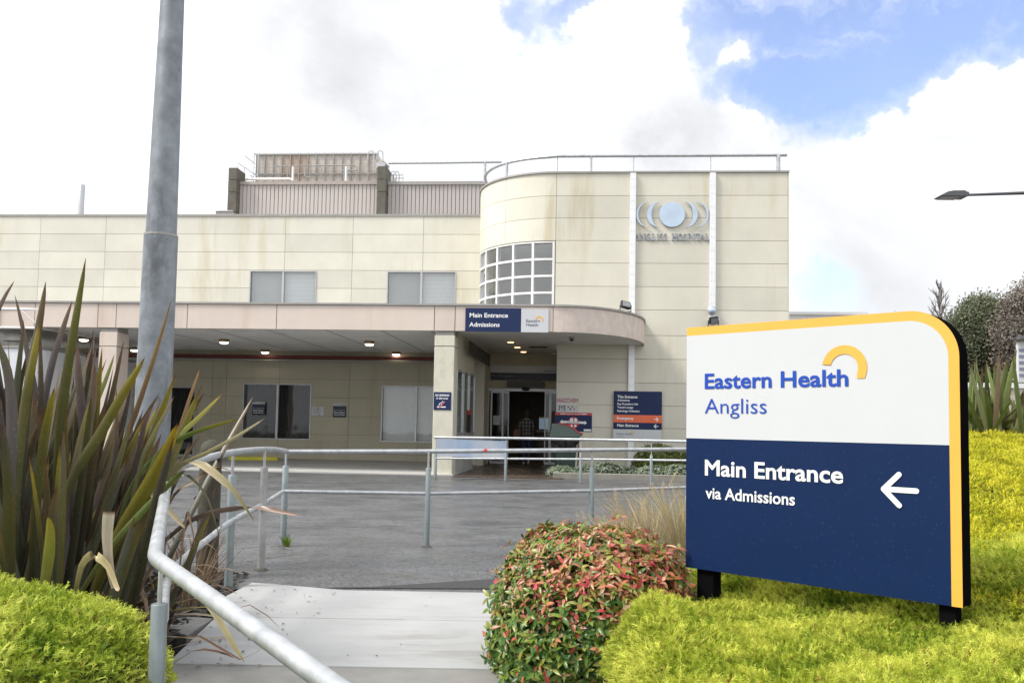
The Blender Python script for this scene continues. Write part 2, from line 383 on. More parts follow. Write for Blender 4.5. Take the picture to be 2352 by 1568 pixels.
# footpath bays separated by joints, the last one flaring down to the road
mb = MB()
def bay(pts, z0=.02, mi=0):
    n = len(pts)
    vs = [(x, y, z0) for x, y in pts] + [(x, y, -.14) for x, y in pts]
    mb.add(vs, [tuple(range(n))] + [(j, i, n + i, n + j) for i, j in [(k, (k + 1) % n) for k in range(n)]], mi)
A, B2, Cc = atz(578, 1337, .02), atz(620, 1339, .02), atz(790, 1354, .02)
bay([(-1.83, 5.565), (.62, 5.565), (.62, Cc.y), (Cc.x, Cc.y), (B2.x, B2.y), (A.x, A.y), (-1.98, 6.2)])
bay([(-1.72, 4.49), (.62, 4.49), (.62, 5.553), (-1.83, 5.553)])
bay([(-2.2, 1.2), (.62, 1.2), (.62, 4.478), (-1.72, 4.478), (-1.77, 4.0)], .017, 1)
bay([(-2.25, 5.35), (-1.845, 5.1), (-1.845, 5.54), (-2.25, 5.62)], .012, 1)
props(build('footpath', mb, [m_concrete, mat('older_concrete', (.22, .217, .205), .8, var=.1, scale=6, bump=.2, bscale=90)], bevel=.006), kind='structure')
# mulch bed left of the path
mb = MB(); rs = random.Random(4)
mb.add([(-5.5, 2.0, -.03), (-2.3, 2.0, -.03), (-1.86, 4.6, .0), (-2.03, 6.5, -.0), (-2.6, 7.15, -.01), (-5.5, 7.15, -.01)], [(0, 1, 2, 3, 4, 5)])
for i in range(1500):
    x, y = rs.uniform(-3.0, -1.84), rs.uniform(4.3, 7.1)
    if x > -1.86 - .09 * (y - 4.5): continue
    a, s = rs.uniform(0, pi), rs.uniform(.015, .05); h = rs.uniform(0, .02)
    d = Vector((cos(a), sin(a), rs.uniform(-.3, .3))) * s; e = Vector((-sin(a), cos(a), rs.uniform(-.5, .5))) * s * .35
    c = Vector((x, y, .012 + h)); mb.add([c - d - e, c + d - e, c + d + e, c - d + e], [(0, 1, 2, 3)])
props(build('mulch_bed', mb, m_mulch), kind='structure')

WC, WT, WW, WD = 21.0, 24.47, 27.9, 27.6; WP = WW + 5.0        # canopy front, tower front, wing wall, door plane
# concrete drop-off slab under the canopy, brown paving in the entrance recess
uE0, uE1 = bu(1043, 1085, WC), bu(1276, 1070, WT)
mb = MB(); mb.box((-26, WC - .05, -.15), (uE0 - .02, WW + .3, .03), BW)
props(build('drop_off_slab', mb, m_slab), kind='structure')
mb = MB()
u0, n = bu(1048, 1098, WC - .6), 0
for i in range(26):
    for j in range(34):
        ua, wa = uE0 + .05 + i * .2, WC - .55 + j * .2
        mb.box((ua, wa, -.10), (ua + .192, wa + .192, .012 + ((i * 7 + j * 3) % 5) * .0006), BW)
    if ua > uE1 + .02: break
mb.box((uE0 + .02, WC - .58, -.12), (uE1 + .3, WW + 8, .004), BW)
props(build('entrance_paving', mb, m_tile), kind='structure')
# pale bay lines on the slab
mb = MB()
def gline(pa, pb, wd, z=.036):
    a, b = atz(*pa, z), atz(*pb, z); d = (b - a).normalized(); s = Vector((-d.y, d.x, 0)) * wd / 2
    mb.add([a - s, b - s, b + s, a + s], [(0, 1, 2, 3)])
gline((655, 1080), (812, 1061), .10); gline((822, 1066), (866, 1066.5), .22); gline((640, 1066), (740, 1070), .08); gline((440, 1075), (640, 1052), .08)
props(build('bay_markings', mb, m_line), kind='structure')

# ------------------------------------------------------------------ the hospital building
hosp = thing('hospital_building', BW(-3, 24, 0), 'cream panelled hospital block with a curved corner bay and pink entrance canopy', 'hospital building', rotz=-TH)
def rsub(r, h):                                   # rectangle minus hole
    a0, a1, b0, b1 = r; c0, c1, d0, d1 = h
    if c1 <= a0 or c0 >= a1 or d1 <= b0 or d0 >= b1: return [r]
    out = []
    if d0 > b0: out.append((a0, a1, b0, d0))
    if d1 < b1: out.append((a0, a1, d1, b1))
    m0, m1 = max(b0, d0), min(b1, d1)
    if c0 > a0: out.append((a0, c0, m0, m1))
    if c1 < a1: out.append((c1, a1, m0, m1))
    return out
def panels(ul, vl, f, holes=(), gap=.011, th=.03, curved=None, keep=None):
    """Cladding panels with open joints on a dark backing; f(s, depth, z) gives world points (depth grows inward)."""
    mb = MB()
    def cut(r):
        rr = [r]
        for h in holes: rr = [q for x in rr for q in rsub(x, h)]
        return rr
    def strip(a0, a1, b0, b1, d0, d1, mi):
        n = 1 if not curved else max(1, int(abs(a1 - a0) / curved) + 1)
        ss = [a0 + (a1 - a0) * i / n for i in range(n + 1)]
        vs = [f(s, d0, z) for z in (b0, b1) for s in ss] + [f(s, d1, z) for z in (b0, b1) for s in ss]
        k = n + 1; fs = []
        for i in range(n):
            fs.append((i, i + 1, k + i + 1, k + i))
            if mi == 0: fs += [(i, 2 * k + i, 2 * k + i + 1, i + 1), (k + i + 1, 3 * k + i + 1, 3 * k + i, k + i)]
        if mi == 0: fs += [(0, k, 3 * k, 2 * k), (n, 2 * k + n, 3 * k + n, k + n)]
        mb.add(vs, fs, mi)
    for a0, a1 in zip(ul[:-1], ul[1:]):
        for b0, b1 in zip(vl[:-1], vl[1:]):
            for r in cut((a0 + gap / 2, a1 - gap / 2, b0 + gap / 2, b1 - gap / 2)):
                if r[1] - r[0] > .02 and r[3] - r[2] > .02 and (keep is None or keep(r)): strip(*r, 0, th, 0)
    for r in cut((ul[0], ul[-1], vl[0], vl[-1])):
        if r[1] - r[0] > .004 and r[3] - r[2] > .004 and (keep is None or keep(r)): strip(*r, th - .006, th + .01, 1)
    return mb
def pl(w): return lambda u, d, z: BW(u, w + d, z)

# --- left wing
wz = [bz(813, y, WW) for y in (497, 537, 578.5, 620, 662.5)]
rowh = (wz[0] - wz[-1]) / 4
wz = [wz[0] - i * rowh for i in range(20)]; wz = [z for z in wz if z > .1] + [.02]; wz = wz[::-1]
wu = [-26, -22.5, -20.2, bu(93, 530, WW), bu(242, 560, WW), bu(393, 560, WW), bu(655, 560, WW), bu(810, 560, WW), bu(972, 560, WW), bu(1135, 560, WW)]
uw = [(bu(574, 640, WW), bu(727, 640, WW)), (bu(889.5, 640, WW), bu(1047, 640, WW))]
zw1 = bz(650, 622, WW); zw0 = zw1 - 1.62
lw = [(bu(559, 900, WW), bu(715.5, 900, WW), bz(640, 1008.5, WW), bz(640, 881, WW)), (bu(877, 900, WW), bu(1036, 900, WW), bz(930, 1015, WW), bz(930, 886, WW))]
ZS = 3.50                                         # canopy soffit
holes = [(a, b, zw0, zw1) for a, b in uw] + [tuple(l) for l in lw]
ldoor = (bu(330, 900, WW), bu(452, 900, WW), .03, 2.35)
holes.append(ldoor)
zmid = min(wz, key=lambda z: abs(z - 3.75))
up = panels(wu, [z for z in wz if z >= zmid], pl(WW), holes)
build('upper_wall', up, [m_cream, m_joint], hosp)
lu = [-26, -20.2, bu(90, 900, WW), bu(240, 900, WW), bu(487, 900, WW), bu(519, 900, WW), bu(641, 900, WW), bu(802, 900, WW), bu(962, 900, WW), bu(1126, 830, WW)]
build('lower_wall', panels(lu, [z for z in wz if z <= zmid], pl(WW), holes), [m_creamshade, m_joint], hosp)
mb = MB(); mb.box((-26, WW + .04, wz[-1] - .25), (bu(1135, 560, WW), WW + 16, wz[-1] - .02), BW)
mb.box((-26, WW - .03, wz[-1]), (bu(1120, 560, WW), WW + .3, wz[-1] + .07), BW)
build('roof', mb, m_flash, hosp)
mb = MB(); mb.box((-26, WW + .5, 0), (bu(1000, 700, WW), WW + 12, .02), BW); mb.box((-26, WW + 6, 0), (bu(1125, 700, WW), WW + 6.1, 7.2), BW)
mb.box((-26, WW + .04, 3.7), (bu(1126, 700, WW), WW + 6, 3.8), BW)
build('interior', mb, m_dark, hosp)

def window(u0, u1, z0, z1, w, mull, kinds, fw=.030, gl=None, name='window'):
    """Aluminium frame, a pane and blinds behind; mull = fractions of the meeting stiles."""
    fr = MB(); e = .012
    fr.box((u0, w - .02, z0), (u0 + fw, w + .10, z1), BW); fr.box((u1 - fw, w - .02, z0), (u1, w + .10, z1), BW)
    fr.box((u0 + fw, w - .018, z0), (u1 - fw, w + .10, z0 + fw), BW); fr.box((u0 + fw, w - .018, z1 - fw), (u1 - fw, w + .10, z1), BW)
    us = [u0 + fw] + [u0 + (u1 - u0) * q for q in mull] + [u1 - fw]
    for q in us[1:-1]: fr.box((q - .035, w - .005, z0 + fw), (q + .035, w + .09, z1 - fw), BW)
    f = build(name, fr, m_alu, hosp)
    for i, k in enumerate(kinds):
        a, b = us[i], us[i + 1]
        p = MB(); p.quad(BW(a, w + .04, z0 + fw), BW(b, w + .04, z0 + fw), BW(b, w + .04, z1 - fw), BW(a, w + .04, z1 - fw))
        build('pane', p, gl or m_glass, f)
        q = MB()
        if k == 'venetian':
            n = int((z1 - z0) / .045)
            for j in range(n):
                z = z0 + fw + (z1 - z0 - 2 * fw) * (j + .5) / n
                q.add([BW(a, w + .115, z - .022), BW(b, w + .115, z - .022), BW(b, w + .14, z + .0215), BW(a, w + .14, z + .0215)], [(0, 1, 2, 3)])
            build('blind', q, m_blind, f)
        elif k in ('vertical', 'vertical_pale'):
            n = max(2, int((b - a) / .12))
            for j in range(n):
                s, t = a + (b - a) * j / n, a + (b - a) * (j + 1) / n
                q.add([BW(s, w + .15, z0 + fw), BW(t, w + .17, z0 + fw), BW(t, w + .17, z1 - fw), BW(s, w + .15, z1 - fw)], [(0, 1, 2, 3)])
            build('blind', q, m_blindd if k == 'vertical' else m_blind, f)
        elif k == 'curtain':
            n = 28
            vs = [BW(a + (b - a) * j / n, w + .22 + .03 * sin(j * 1.9), z) for z in (z0, z1) for j in range(n + 1)]
            q.add(vs, [(j, j + 1, n + 2 + j, n + 1 + j) for j in range(n)])
            build('curtain', q, m_curtain, f)
        elif k == 'half':
            q.box((a, w + .25, z0), (a + (b - a) * .28, w + .26, z1), BW); build('curtain', q, m_curtain, f)
    return f
window(*uw[0], zw0, zw1, WW, (.50,), ('vertical', 'venetian'))
window(*uw[1], zw0, zw1, WW, (.50,), ('vertical', 'venetian'))
window(*lw[0], WW, (.505,), ('curtain', 'curtain'), gl=m_glassd)
window(*lw[1], WW, (.50,), ('vertical_pale', 'vertical_pale'), gl=m_glassl)
window(*ldoor, WW, (.42,), ('half', 'curtain'), fw=.07, gl=m_glassd, name='side_door')
# red service pipe and its tray along the wall under the soffit
mb = MB(); zr = bz(800, 824, WW - .25); ra, rb = bu(330, 815, WW), bu(1100, 824, WW)
mb.tube([BW(-22, WW - .22, zr + .04), BW(rb, WW - .22, zr + .04)], .055, 10); build('service_pipe', mb, mat('red_oxide_pipe', (.17, .035, .03), .55, var=.15), hosp)
mb = MB(); mb.box((-22, WW - .26, zr - .09), (rb, WW - .04, zr - .05), BW); build('cable_tray', mb, m_flash, hosp)

# --- tower with its curved corner bay
UJ = bu(1275.5, 620, WT); RT = 2.42; UR = bu(1810, 560, WT)
def ft(s, d, z):
    if s >= 0: return BW(UJ + s, WT + d, z)
    a = -s / RT
    if a > pi / 2:
        return BW(UJ - RT + d, WT + RT + (a - pi / 2) * RT, z)
    return BW(UJ - (RT - d) * sin(a), WT + RT - (RT - d) * cos(a), z)
tz = [bz(1500, y, WT) for y in (397.5, 449.3, 500.9, 552.8, 604.7, 658.2, 711.5, 770.4, 824.7, 879.6, 931.6, 983, 1035)] + [.02]
tz = tz[::-1]
s1 = UR - UJ; st1 = bu(1453, 620, WT) - UJ; st2 = bu(1636, 560, WT) - UJ
sarc = -RT * pi / 2
zcw1 = bz(1272, 554, WT)                            # top of the curved window
cwh = (-RT * 1.52, -.02, 4.0, zcw1)
tsu = [sarc - 2.5, sarc, -RT * .66, 0, st1, st2, s1]
build('tower_wall', panels([s for s in tsu], [z for z in tz if z > 4.1], ft, [cwh], curved=.12), [m_cream2, m_joint], hosp)
zc = [z for z in tz if z <= [q for q in tz if q > 4.1][0]]
ue = bu(1277, 950, WT) - UJ
build('ground_floor_wall', panels([ue, st1, st2, s1], zc, ft, []), [m_cream2, m_joint], hosp)
mb = MB()
mb.box((UR, WT + .0, .02), (UR + .03, WT + 14, tz[-1]), BW)          # right return wall
build('return_wall', mb, m_cream2, hosp)
mb = MB(); zt = tz[-1]
cap = [(sarc - 2.5 + i * .1) for i in range(int((s1 - sarc + 2.5) / .1) + 1)] + [s1 + .04]
vs = []
for s in cap: vs += [ft(s, -.04, zt), ft(s, -.04, zt + .05), ft(s, .28, zt + .05), ft(s, .28, zt)]
mb.add(vs, [(4 * i + j, 4 * i + 4 + j, 4 * i + 4 + (j + 1) % 4, 4 * i + (j + 1) % 4) for i in range(len(cap) - 1) for j in range(4)] + [(3, 2, 1, 0), tuple(4 * (len(cap) - 1) + j for j in range(4))])
build('parapet_cap', mb, m_flash, hosp)
mb = MB(); ring = [ft(s, .05, zt - .4) for s in cap] + [BW(UR, WT + 14, zt - .4), BW(UJ - RT, WT + 14, zt - .4)]
mb.add(ring, [tuple(range(len(ring)))]); build('tower_roof', mb, m_flash, hosp)
# curved window: white grid, panes, room behind
fr = MB(); pn = MB(); dA, mul = .262, .027; rows = .478; hz = .064
def fw_(s, d, z): return ft(s, d, z)
def cbox(mb, s0, s1_, d0, d1, z0, z1, seg=.1):
    n = max(1, int(abs(s1_ - s0) / seg)); k = n + 1
    ss = [s0 + (s1_ - s0) * i / n for i in range(k)]
    vs = []
    for s in ss: vs += [ft(s, d0, z0), ft(s, d0, z1), ft(s, d1, z1), ft(s, d1, z0)]
    mb.add(vs, [(4 * i + j, 4 * i + (j + 1) % 4, 4 * i + 4 + (j + 1) % 4, 4 * i + 4 + j) for i in range(n) for j in range(4)] + [(0, 1, 2, 3), (4 * n + 3, 4 * n + 2, 4 * n + 1, 4 * n)])
for i in range(7):
    a = .01 + i * dA - mul / 2 if i else .0095
    cbox(fr, -RT * (a + mul), -RT * a, -.005, .10, 4.0, zcw1, .05)
nr = 7
for i in range(nr):
    z1 = zcw1 - i * rows
    if z1 < 4.1: break
    cbox(fr, -RT * 1.52, -.022, .0, .095, z1 - hz * (.6 if i == 0 else 1), z1 - .001)
cw = build('curved_window', fr, m_white, hosp)
rnd = random.Random(9)
for i in range(6):
    for j in range(6):
        zt1 = zcw1 - j * rows - hz; zb1 = zcw1 - (j + 1) * rows
        if zb1 < 4.0 or i > 5: continue
        p = MB(); a0, a1 = -RT * (.01 + (i + 1) * dA - mul / 2), -RT * (.01 + i * dA + mul / 2); tl = rnd.uniform(-.006, .006)
        if a0 < -RT * 1.52: a0 = -RT * 1.52
        p.add([ft(a0, .05 + tl, zb1), ft(a1, .05 - tl, zb1), ft(a1, .05 - tl * .5, zt1), ft(a0, .05 + tl * 1.5, zt1)], [(0, 1, 2, 3)])
        build('pane', p, m_glass, cw)
mb = MB(); ra_, rb_, wa_, wb_ = UJ - RT - .3, UR - .2, WT + .35, WT + 5.0; zc_ = zcw1 + .3
mb.quad(BW(ra_, wb_, 3.9), BW(rb_, wb_, 3.9), BW(rb_, wb_, zc_), BW(ra_, wb_, zc_)); mb.quad(BW(ra_ + .4, WT + RT, 3.9), BW(ra_ + .4, wb_, 3.9), BW(ra_ + .4, wb_, zc_), BW(ra_ + .4, WT + RT, zc_))
mb.quad(BW(UJ + .1, WT + .08, 3.9), BW(UJ + .1, wb_ - 2.2, 3.9), BW(UJ + .1, wb_ - 2.2, zc_), BW(UJ + .1, WT + .08, zc_)); mb.quad(BW(rb_, wa_, 3.9), BW(rb_, wb_, 3.9), BW(rb_, wb_, zc_), BW(rb_, wa_, zc_))
cs_ = [ft(sarc * (1 - i / 12), .12, zc_) for i in range(13)]; mb.add(cs_ + [BW(rb_, WT + .12, zc_), BW(rb_, wb_, zc_), BW(ra_ + .4, wb_, zc_)], [tuple(range(16))])
build('room_behind_window', mb, mat('room_grey', (.56, .565, .57), .8, var=.12, scale=.8), hosp)
# strip lamp just visible inside the curved window
tl = thing('strip_light', ft(-RT * .45, .7, zcw1 - .28), 'white strip light glowing inside the curved bay window', 'ceiling light')
a = ft(-RT * .56, .55, zcw1 - .42); b = ft(-RT * .30, .55, zcw1 - .42)
mb = MB(); mb.tube([a, b], .02, 8); build('tube_lamp', mb, mat('strip_tube', (1, .96, .88), .4, emit=1.2, var=0), tl)
mb = MB(); mb.tube([a + Vector((0, .03, .05)), b + Vector((0, .03, .05))], .035, 6); build('fitting', mb, m_white, tl)

# two white steel straps with rivets
for (px, zb) in ((1452.5, .05), (1636, bz(1636, 738, WT))):
    mb = MB(); u = bu(px, 560, WT); mb.box((u - .082, WT - .085, zb), (u + .082, WT - .004, zt - .02), BW)
    z = zb + .5
    while z < zt - .2:
        for dz in (0, .24):
            for du in (-.035, .035): mb.lathe([(.011, 0), (.009, .006), (.001, .008)], BW(u + du, WT - .085, z + dz), 6, mi=1, axis=-WI)
        z += .62
    build('steel_strap', mb, [m_strap, m_alu], hosp)
# roof guard rail of the tower
rail = MB(); zt_r = bz(1500, 357.5, WT + .1); rp = []
for s in [sarc - 4.5, sarc - 2, sarc] + [sarc * (1 - i / 14) for i in range(1, 15)] + [s1 * i / 6 for i in range(1, 7)]:
    rp.append(ft(s, .12, zt_r - (.02 if s < 0 else 0)))
rail.tube(rp, .045, 8)
gr = build('roof_rail', rail, m_galv, hosp)
for px, rr in ((1148, .04), (1280, .014), (1358, .035), (1456, .014), (1634, .014), (1790, .06)):
    if px < 1275: s = -RT * math.asin(min(1, (1275.5 - px) / 81.6 / RT))
    else: s = bu(px, 380, WT) - UJ
    q = MB(); p = ft(s, .12, zt + .05); q.tube([p, (p.x, p.y, zt_r)], rr, 8); build('rail_post', q, m_galv, gr)

q = MB(); wr_ = WP - .8; ya_ = [BW(bu(px, 373, wr_), wr_, bz(px, py, wr_)) for px, py in ((893, 375), (1020, 374), (1152, 372))]; q.tube(ya_, .045, 8)
br = build('roof_rail', q, m_galv, hosp)
q = MB(); p = BW(bu(1114, 390, wr_), wr_, bz(1114, 420, wr_)); q.tube([p, (p.x, p.y, ya_[1].z)], .05, 8); build('rail_post', q, m_galv, br)

# --- canopy: fascia with curved end, soffit, roof
U1 = bu(1270.5, 735, WC); UE = bu(1479, 740, WT); AX, AY = UE - U1, WT - WC
arc_s = [0.0]; NA = 40
apt = [(U1 + AX * sin(t), WC + AY * (1 - cos(t))) for t in [pi / 2 * i / NA for i in range(NA + 1)]]
for i in range(NA): arc_s.append(arc_s[-1] + math.dist(apt[i], apt[i + 1]))
def fc(s, d, z):
    if s <= U1: return BW(s, WC + d, z)
    q = min(s - U1, arc_s[-1])
    t = np.interp(q, arc_s, np.linspace(0, pi / 2, NA + 1))
    x, y = U1 + AX * sin(t), WC + AY * (1 - cos(t)); nx, ny = sin(t) / AX, -cos(t) / AY; l = math.hypot(nx, ny)
    return BW(x - nx / l * d, y - ny / l * d, z)
zf0, zf1 = bz(1000, 760, WC), bz(1000, 702, WC)
fj = [-24, -18, bu(80, 720, WC), bu(225, 720, WC), bu(267, 720, WC), bu(430.5, 720, WC), bu(635.5, 720, WC), bu(998, 720, WC), bu(1045.5, 720, WC), U1]
can = build('canopy', panels(fj, [zf0, zf1], fc, gap=.02), [m_pink, m_joint], hosp)
UF = U1 + arc_s[-1]
build('curved_fascia', panels([U1, UF], [zf0, zf1], fc, gap=.012, curved=.12), [m_pinkold, m_joint], can)
mb = MB(); ss = fj[:-1] + [U1 + arc_s[-1] * i / NA for i in range(NA + 1)]; n = len(ss); vs = []
for s in ss: vs += [fc(s, -.035, zf1 + .002), fc(s, -.035, zf1 + .05), fc(s, .2, zf1 + .05), fc(s, .2, zf1 + .002)]
mb.add(vs, [(4 * i + j, 4 * i + 4 + j, 4 * i + 4 + (j + 1) % 4, 4 * i + (j + 1) % 4) for i in range(n - 1) for j in range(4)])
build('flashing', mb, m_flash, can)
mb = MB()
mb.add([fc(s, .02, zf0 + .03) for s in ss] + [BW(UE, WT - .005, zf0 + .03), BW(bu(1277, 790, WT), WT - .005, zf0 + .03), BW(bu(1277, 790, WT), WD + .1, zf0 + .03), BW(bu(1120, 790, WW), WW - .01, zf0 + .03), BW(-24, WW - .01, zf0 + .03)], [tuple(range(n + 5))])
build('soffit', mb, m_soffit, can)
mb = MB(); mb.add([fc(s, .05, zf1 - .05) for s in ss] + [BW(UE, WT + .02, zf1 - .05), BW(UJ - RT, WT + .02, zf1 - .05), BW(UJ - RT, WW + .02, zf1 - .05), BW(-24, WW + .02, zf1 - .05)], [tuple(range(n + 4))])
build('canopy_roof', mb, m_flash, can)
# thin joint battens on the soffit
mb = MB()
for px in (330, 470, 600, 740, 870, 985):
    a = bu(px, 770, WC); mb.box((a - .012, WC + .25, zf0 + .022), (a + .012, WW - .05, zf0 + .0295), BW)
build('soffit_joint', mb, mat('soffit_cover_strip', (.40, .40, .39), .8), can)
# columns
def column(name, pxa, pxb, zs, m, depth=.55):
    a, b = bu(pxa, 900, WC), bu(pxb, 900, WC); mb = MB()
    zcap = zf0 - .10; zj = bz((pxa + pxb) / 2, 795, WC)
    mb.box((a, WC + .03, .0), (b, WC + .03 + depth, zj - .012), BW); mb.box((a, WC + .03, zj + .008), (b, WC + .03 + depth, zcap), BW)
    c = build(name, mb, m, hosp, bevel=.012)
    q = MB(); q.box((a + .025, WC + .06, zj - .02), (b - .025, WC + depth, zj + .016), BW); build('recessed_joint', q, m_flash, c)
    q = MB(); q.box((a + .02, WC + .06, zcap - .01), (b - .02, WC + depth, zf0 + .03), BW); build('cap_joint', q, m_flash, c); return a, b
ca, cb = column('entrance_column', 995, 1041.5, 0, m_colm)
column('column', 221, 262, 0, m_pink, .6)

# --- entrance recess
def line_wall(pa, pb, z0, z1, th=.08):             # wall between two (u,w) points
    mb = MB(); a, b = Vector(pa), Vector(pb); d = (b - a).normalized(); nrm = Vector((d.y, -d.x)) * th
    vs = [BW(a.x, a.y, z0), BW(b.x, b.y, z0), BW(b.x - nrm.x, b.y - nrm.y, z0), BW(a.x - nrm.x, a.y - nrm.y, z0)]
    mb.add(vs + [v + Vector((0, 0, z1 - z0)) for v in vs], [(0, 1, 2, 3), (7, 6, 5, 4), (0, 4, 5, 1), (1, 5, 6, 2), (2, 6, 7, 3), (3, 7, 4, 0)])
    return mb
pA = (cb - .005, WC + .58); pB = (bu(1085, 1075, 24.0), 24.0)
zs0, zs1 = .98, 2.62
build('side_wall', line_wall(pA, pB, 0, zs0), mat('grey_dado', (.42, .42, .415), .6, var=.06, stain=(.3, .3, .29)), hosp)
build('side_wall_head', line_wall(pA, pB, zs1, zf0 + .03), m_creamshade, hosp)
sw = MB(); A2, B2_ = Vector(pA), Vector(pB); NM = 3
for i in range(NM + 1):
    p = A2 + (B2_ - A2) * (i / NM); r_ = BW(p.x, p.y, 0); d_ = (B2_ - A2).normalized()
    for off in ((-.03, .03) if 0 < i < NM else (0,)):
        c = p + d_ * off * 3
        sw.tube([BW(c.x, c.y, zs0), BW(c.x, c.y, zs1)], .035, 4)
for z in (zs0 + .04, zs1 - .04): sw.tube([BW(A2.x, A2.y, z), BW(B2_.x, B2_.y, z)], .035, 4)
sg = build('side_window', sw, m_alu, hosp)
for i in range(NM):
    p, q = A2 + (B2_ - A2) * (i / NM), A2 + (B2_ - A2) * ((i + 1) / NM)
    g = MB(); g.quad(BW(p.x + .01, p.y, zs0), BW(q.x + .01, q.y, zs0), BW(q.x + .01, q.y, zs1), BW(p.x + .01, p.y, zs1)); build('pane', g, m_glassd, sg)
mb = MB(); mb.box((cb - .36, WC + .62, 0), (cb - .32, 23.9, zf0), BW); build('side_room', mb, mat('side_room_olive', (.10, .095, .07), .8), hosp)
# pier beside the side window and return to the door wall
p0, p1_ = bu(1085, 1069, 26.2), bu(1109, 1069, 26.2)
mb = MB(); mb.box((p0, 26.2, 0), (p1_, 26.6, zf0 + .02), BW); mb.box((p0 - .2, 24.0, 0), (p0 - .02, 26.4, zf0 + .02), BW)
mb.box((p0 + .05, 26.6, 0), (p1_ - .03, WD + .2, zf0 + .02), BW); build('pier', mb, m_cream, hosp)
mb = MB(); q0 = bu(1122, 1000, WD); qe = bu(1285, 1000, WD)
mb.box((p1_ - .05, WD - .02, 0), (q0, WD + .2, zf0), BW); build('door_wall', mb, m_creamshade, hosp)
# ventilation grille high on the side
mb = MB(); ga, gb2 = Vector((cb + .06, WC + 1.3)), Vector((bu(1122, 830, 26.9) - .06, 26.9))
for k in range(7):
    z = 3.06 + k * .055
    mb.tube([BW(ga.x + .14, ga.y, z), BW(gb2.x + .10, gb2.y, z)], .02, 4)
build('ventilation_grille', mb, mat('dark_grille', (.05, .048, .042), .6), hosp)
# bulkhead over the door
zb = [bz(1200, y, WD) for y in (822, 837.5, 855, 873, 893)]
mb = MB(); mb.box((q0, WD - .0, zb[4]), (qe, WD + .15, zf0 + .02), BW); build('bulkhead', mb, m_creamshade, hosp)
mb = MB(); mb.box((bu(1166, 880, WD), WD - .22, bz(1200, 889, WD)), (bu(1250, 880, WD), WD - .01, bz(1200, 875.5, WD)), BW)
for k in range(4):
    z = bz(1200, 888, WD) + k * .035; mb.box((bu(1168, 880, WD), WD - .235, z), (bu(1248, 880, WD), WD - .22, z + .018), BW)
build('air_curtain', mb, mat('air_curtain_grey', (.10, .10, .095), .5), hosp)
mb = MB(); mb.lathe([(.06, -.12), (.075, 0), (.06, .12)], BW(bu(1208, 891, WD), WD - .08, bz(1208, 892, WD)), 10, axis=UX); build('door_sensor', mb, m_blackp, hosp)
# sliding glass doors
dz1 = bz(1200, 894, WD)
def leaf(name, pxa, pxb, w, fwid=.05, m=m_alu):
    a, b = bu(pxa, 1000, w), bu(pxb, 1000, w); mb = MB()
    mb.box((a, w, .02), (a + fwid, w + .05, dz1 - .06), BW); mb.box((b - fwid, w, .02), (b, w + .05, dz1 - .06), BW)
    mb.box((a + fwid, w + .002, .02), (b - fwid, w + .048, .10), BW); mb.box((a + fwid, w + .002, dz1 - .12), (b - fwid, w + .048, dz1 - .06), BW)
    f = build(name, mb, m, hosp)
    g = MB(); g.quad(BW(a + fwid, w + .02, .10), BW(b - fwid, w + .02, .10), BW(b - fwid, w + .02, dz1 - .12), BW(a + fwid, w + .02, dz1 - .12)); build('pane', g, m_glassd, f)
    return f
leaf('fixed_glazing', 1125.5, 1155.5, WD); leaf('sliding_door', 1154, 1168, WD + .08, .03); leaf('sliding_door', 1250, 1262.5, WD + .08, .035); leaf('fixed_glazing', 1262, 1284, WD)
mb = MB(); mb.box((q0, WD - .02, dz1 - .06), (qe, WD + .14, dz1 + .02), BW); build('door_head', mb, m_alu, hosp)
# lobby behind
mb = MB(); la, lb = q0 - 1.5, qe + 2.0
mb.quad(BW(la, WD + 7, 0), BW(lb, WD + 7, 0), BW(lb, WD + 7, 3.4), BW(la, WD + 7, 3.4)); mb.quad(BW(la, WD + .2, 0), BW(la, WD + 7, 0), BW(la, WD + 7, 3.4), BW(la, WD + .2, 3.4))
mb.quad(BW(lb, WD + .2, 0), BW(lb, WD + 7, 0), BW(lb, WD + 7, 3.4), BW(lb, WD + .2, 3.4)); mb.quad(BW(la, WD + .16, 2.75), BW(lb, WD + .16, 2.75), BW(lb, WD + 7, 2.75), BW(la, WD + 7, 2.75))
build('lobby', mb, mat('lobby_walls', (.12, .11, .095), .6, var=.3, scale=.8), hosp)
mb = MB(); mb.box((uE1 + .02, WT + .045, 0), (uE1 + .2, WD + .3, zf0 + .02), BW); build('recess_wall', mb, m_cream2, hosp)

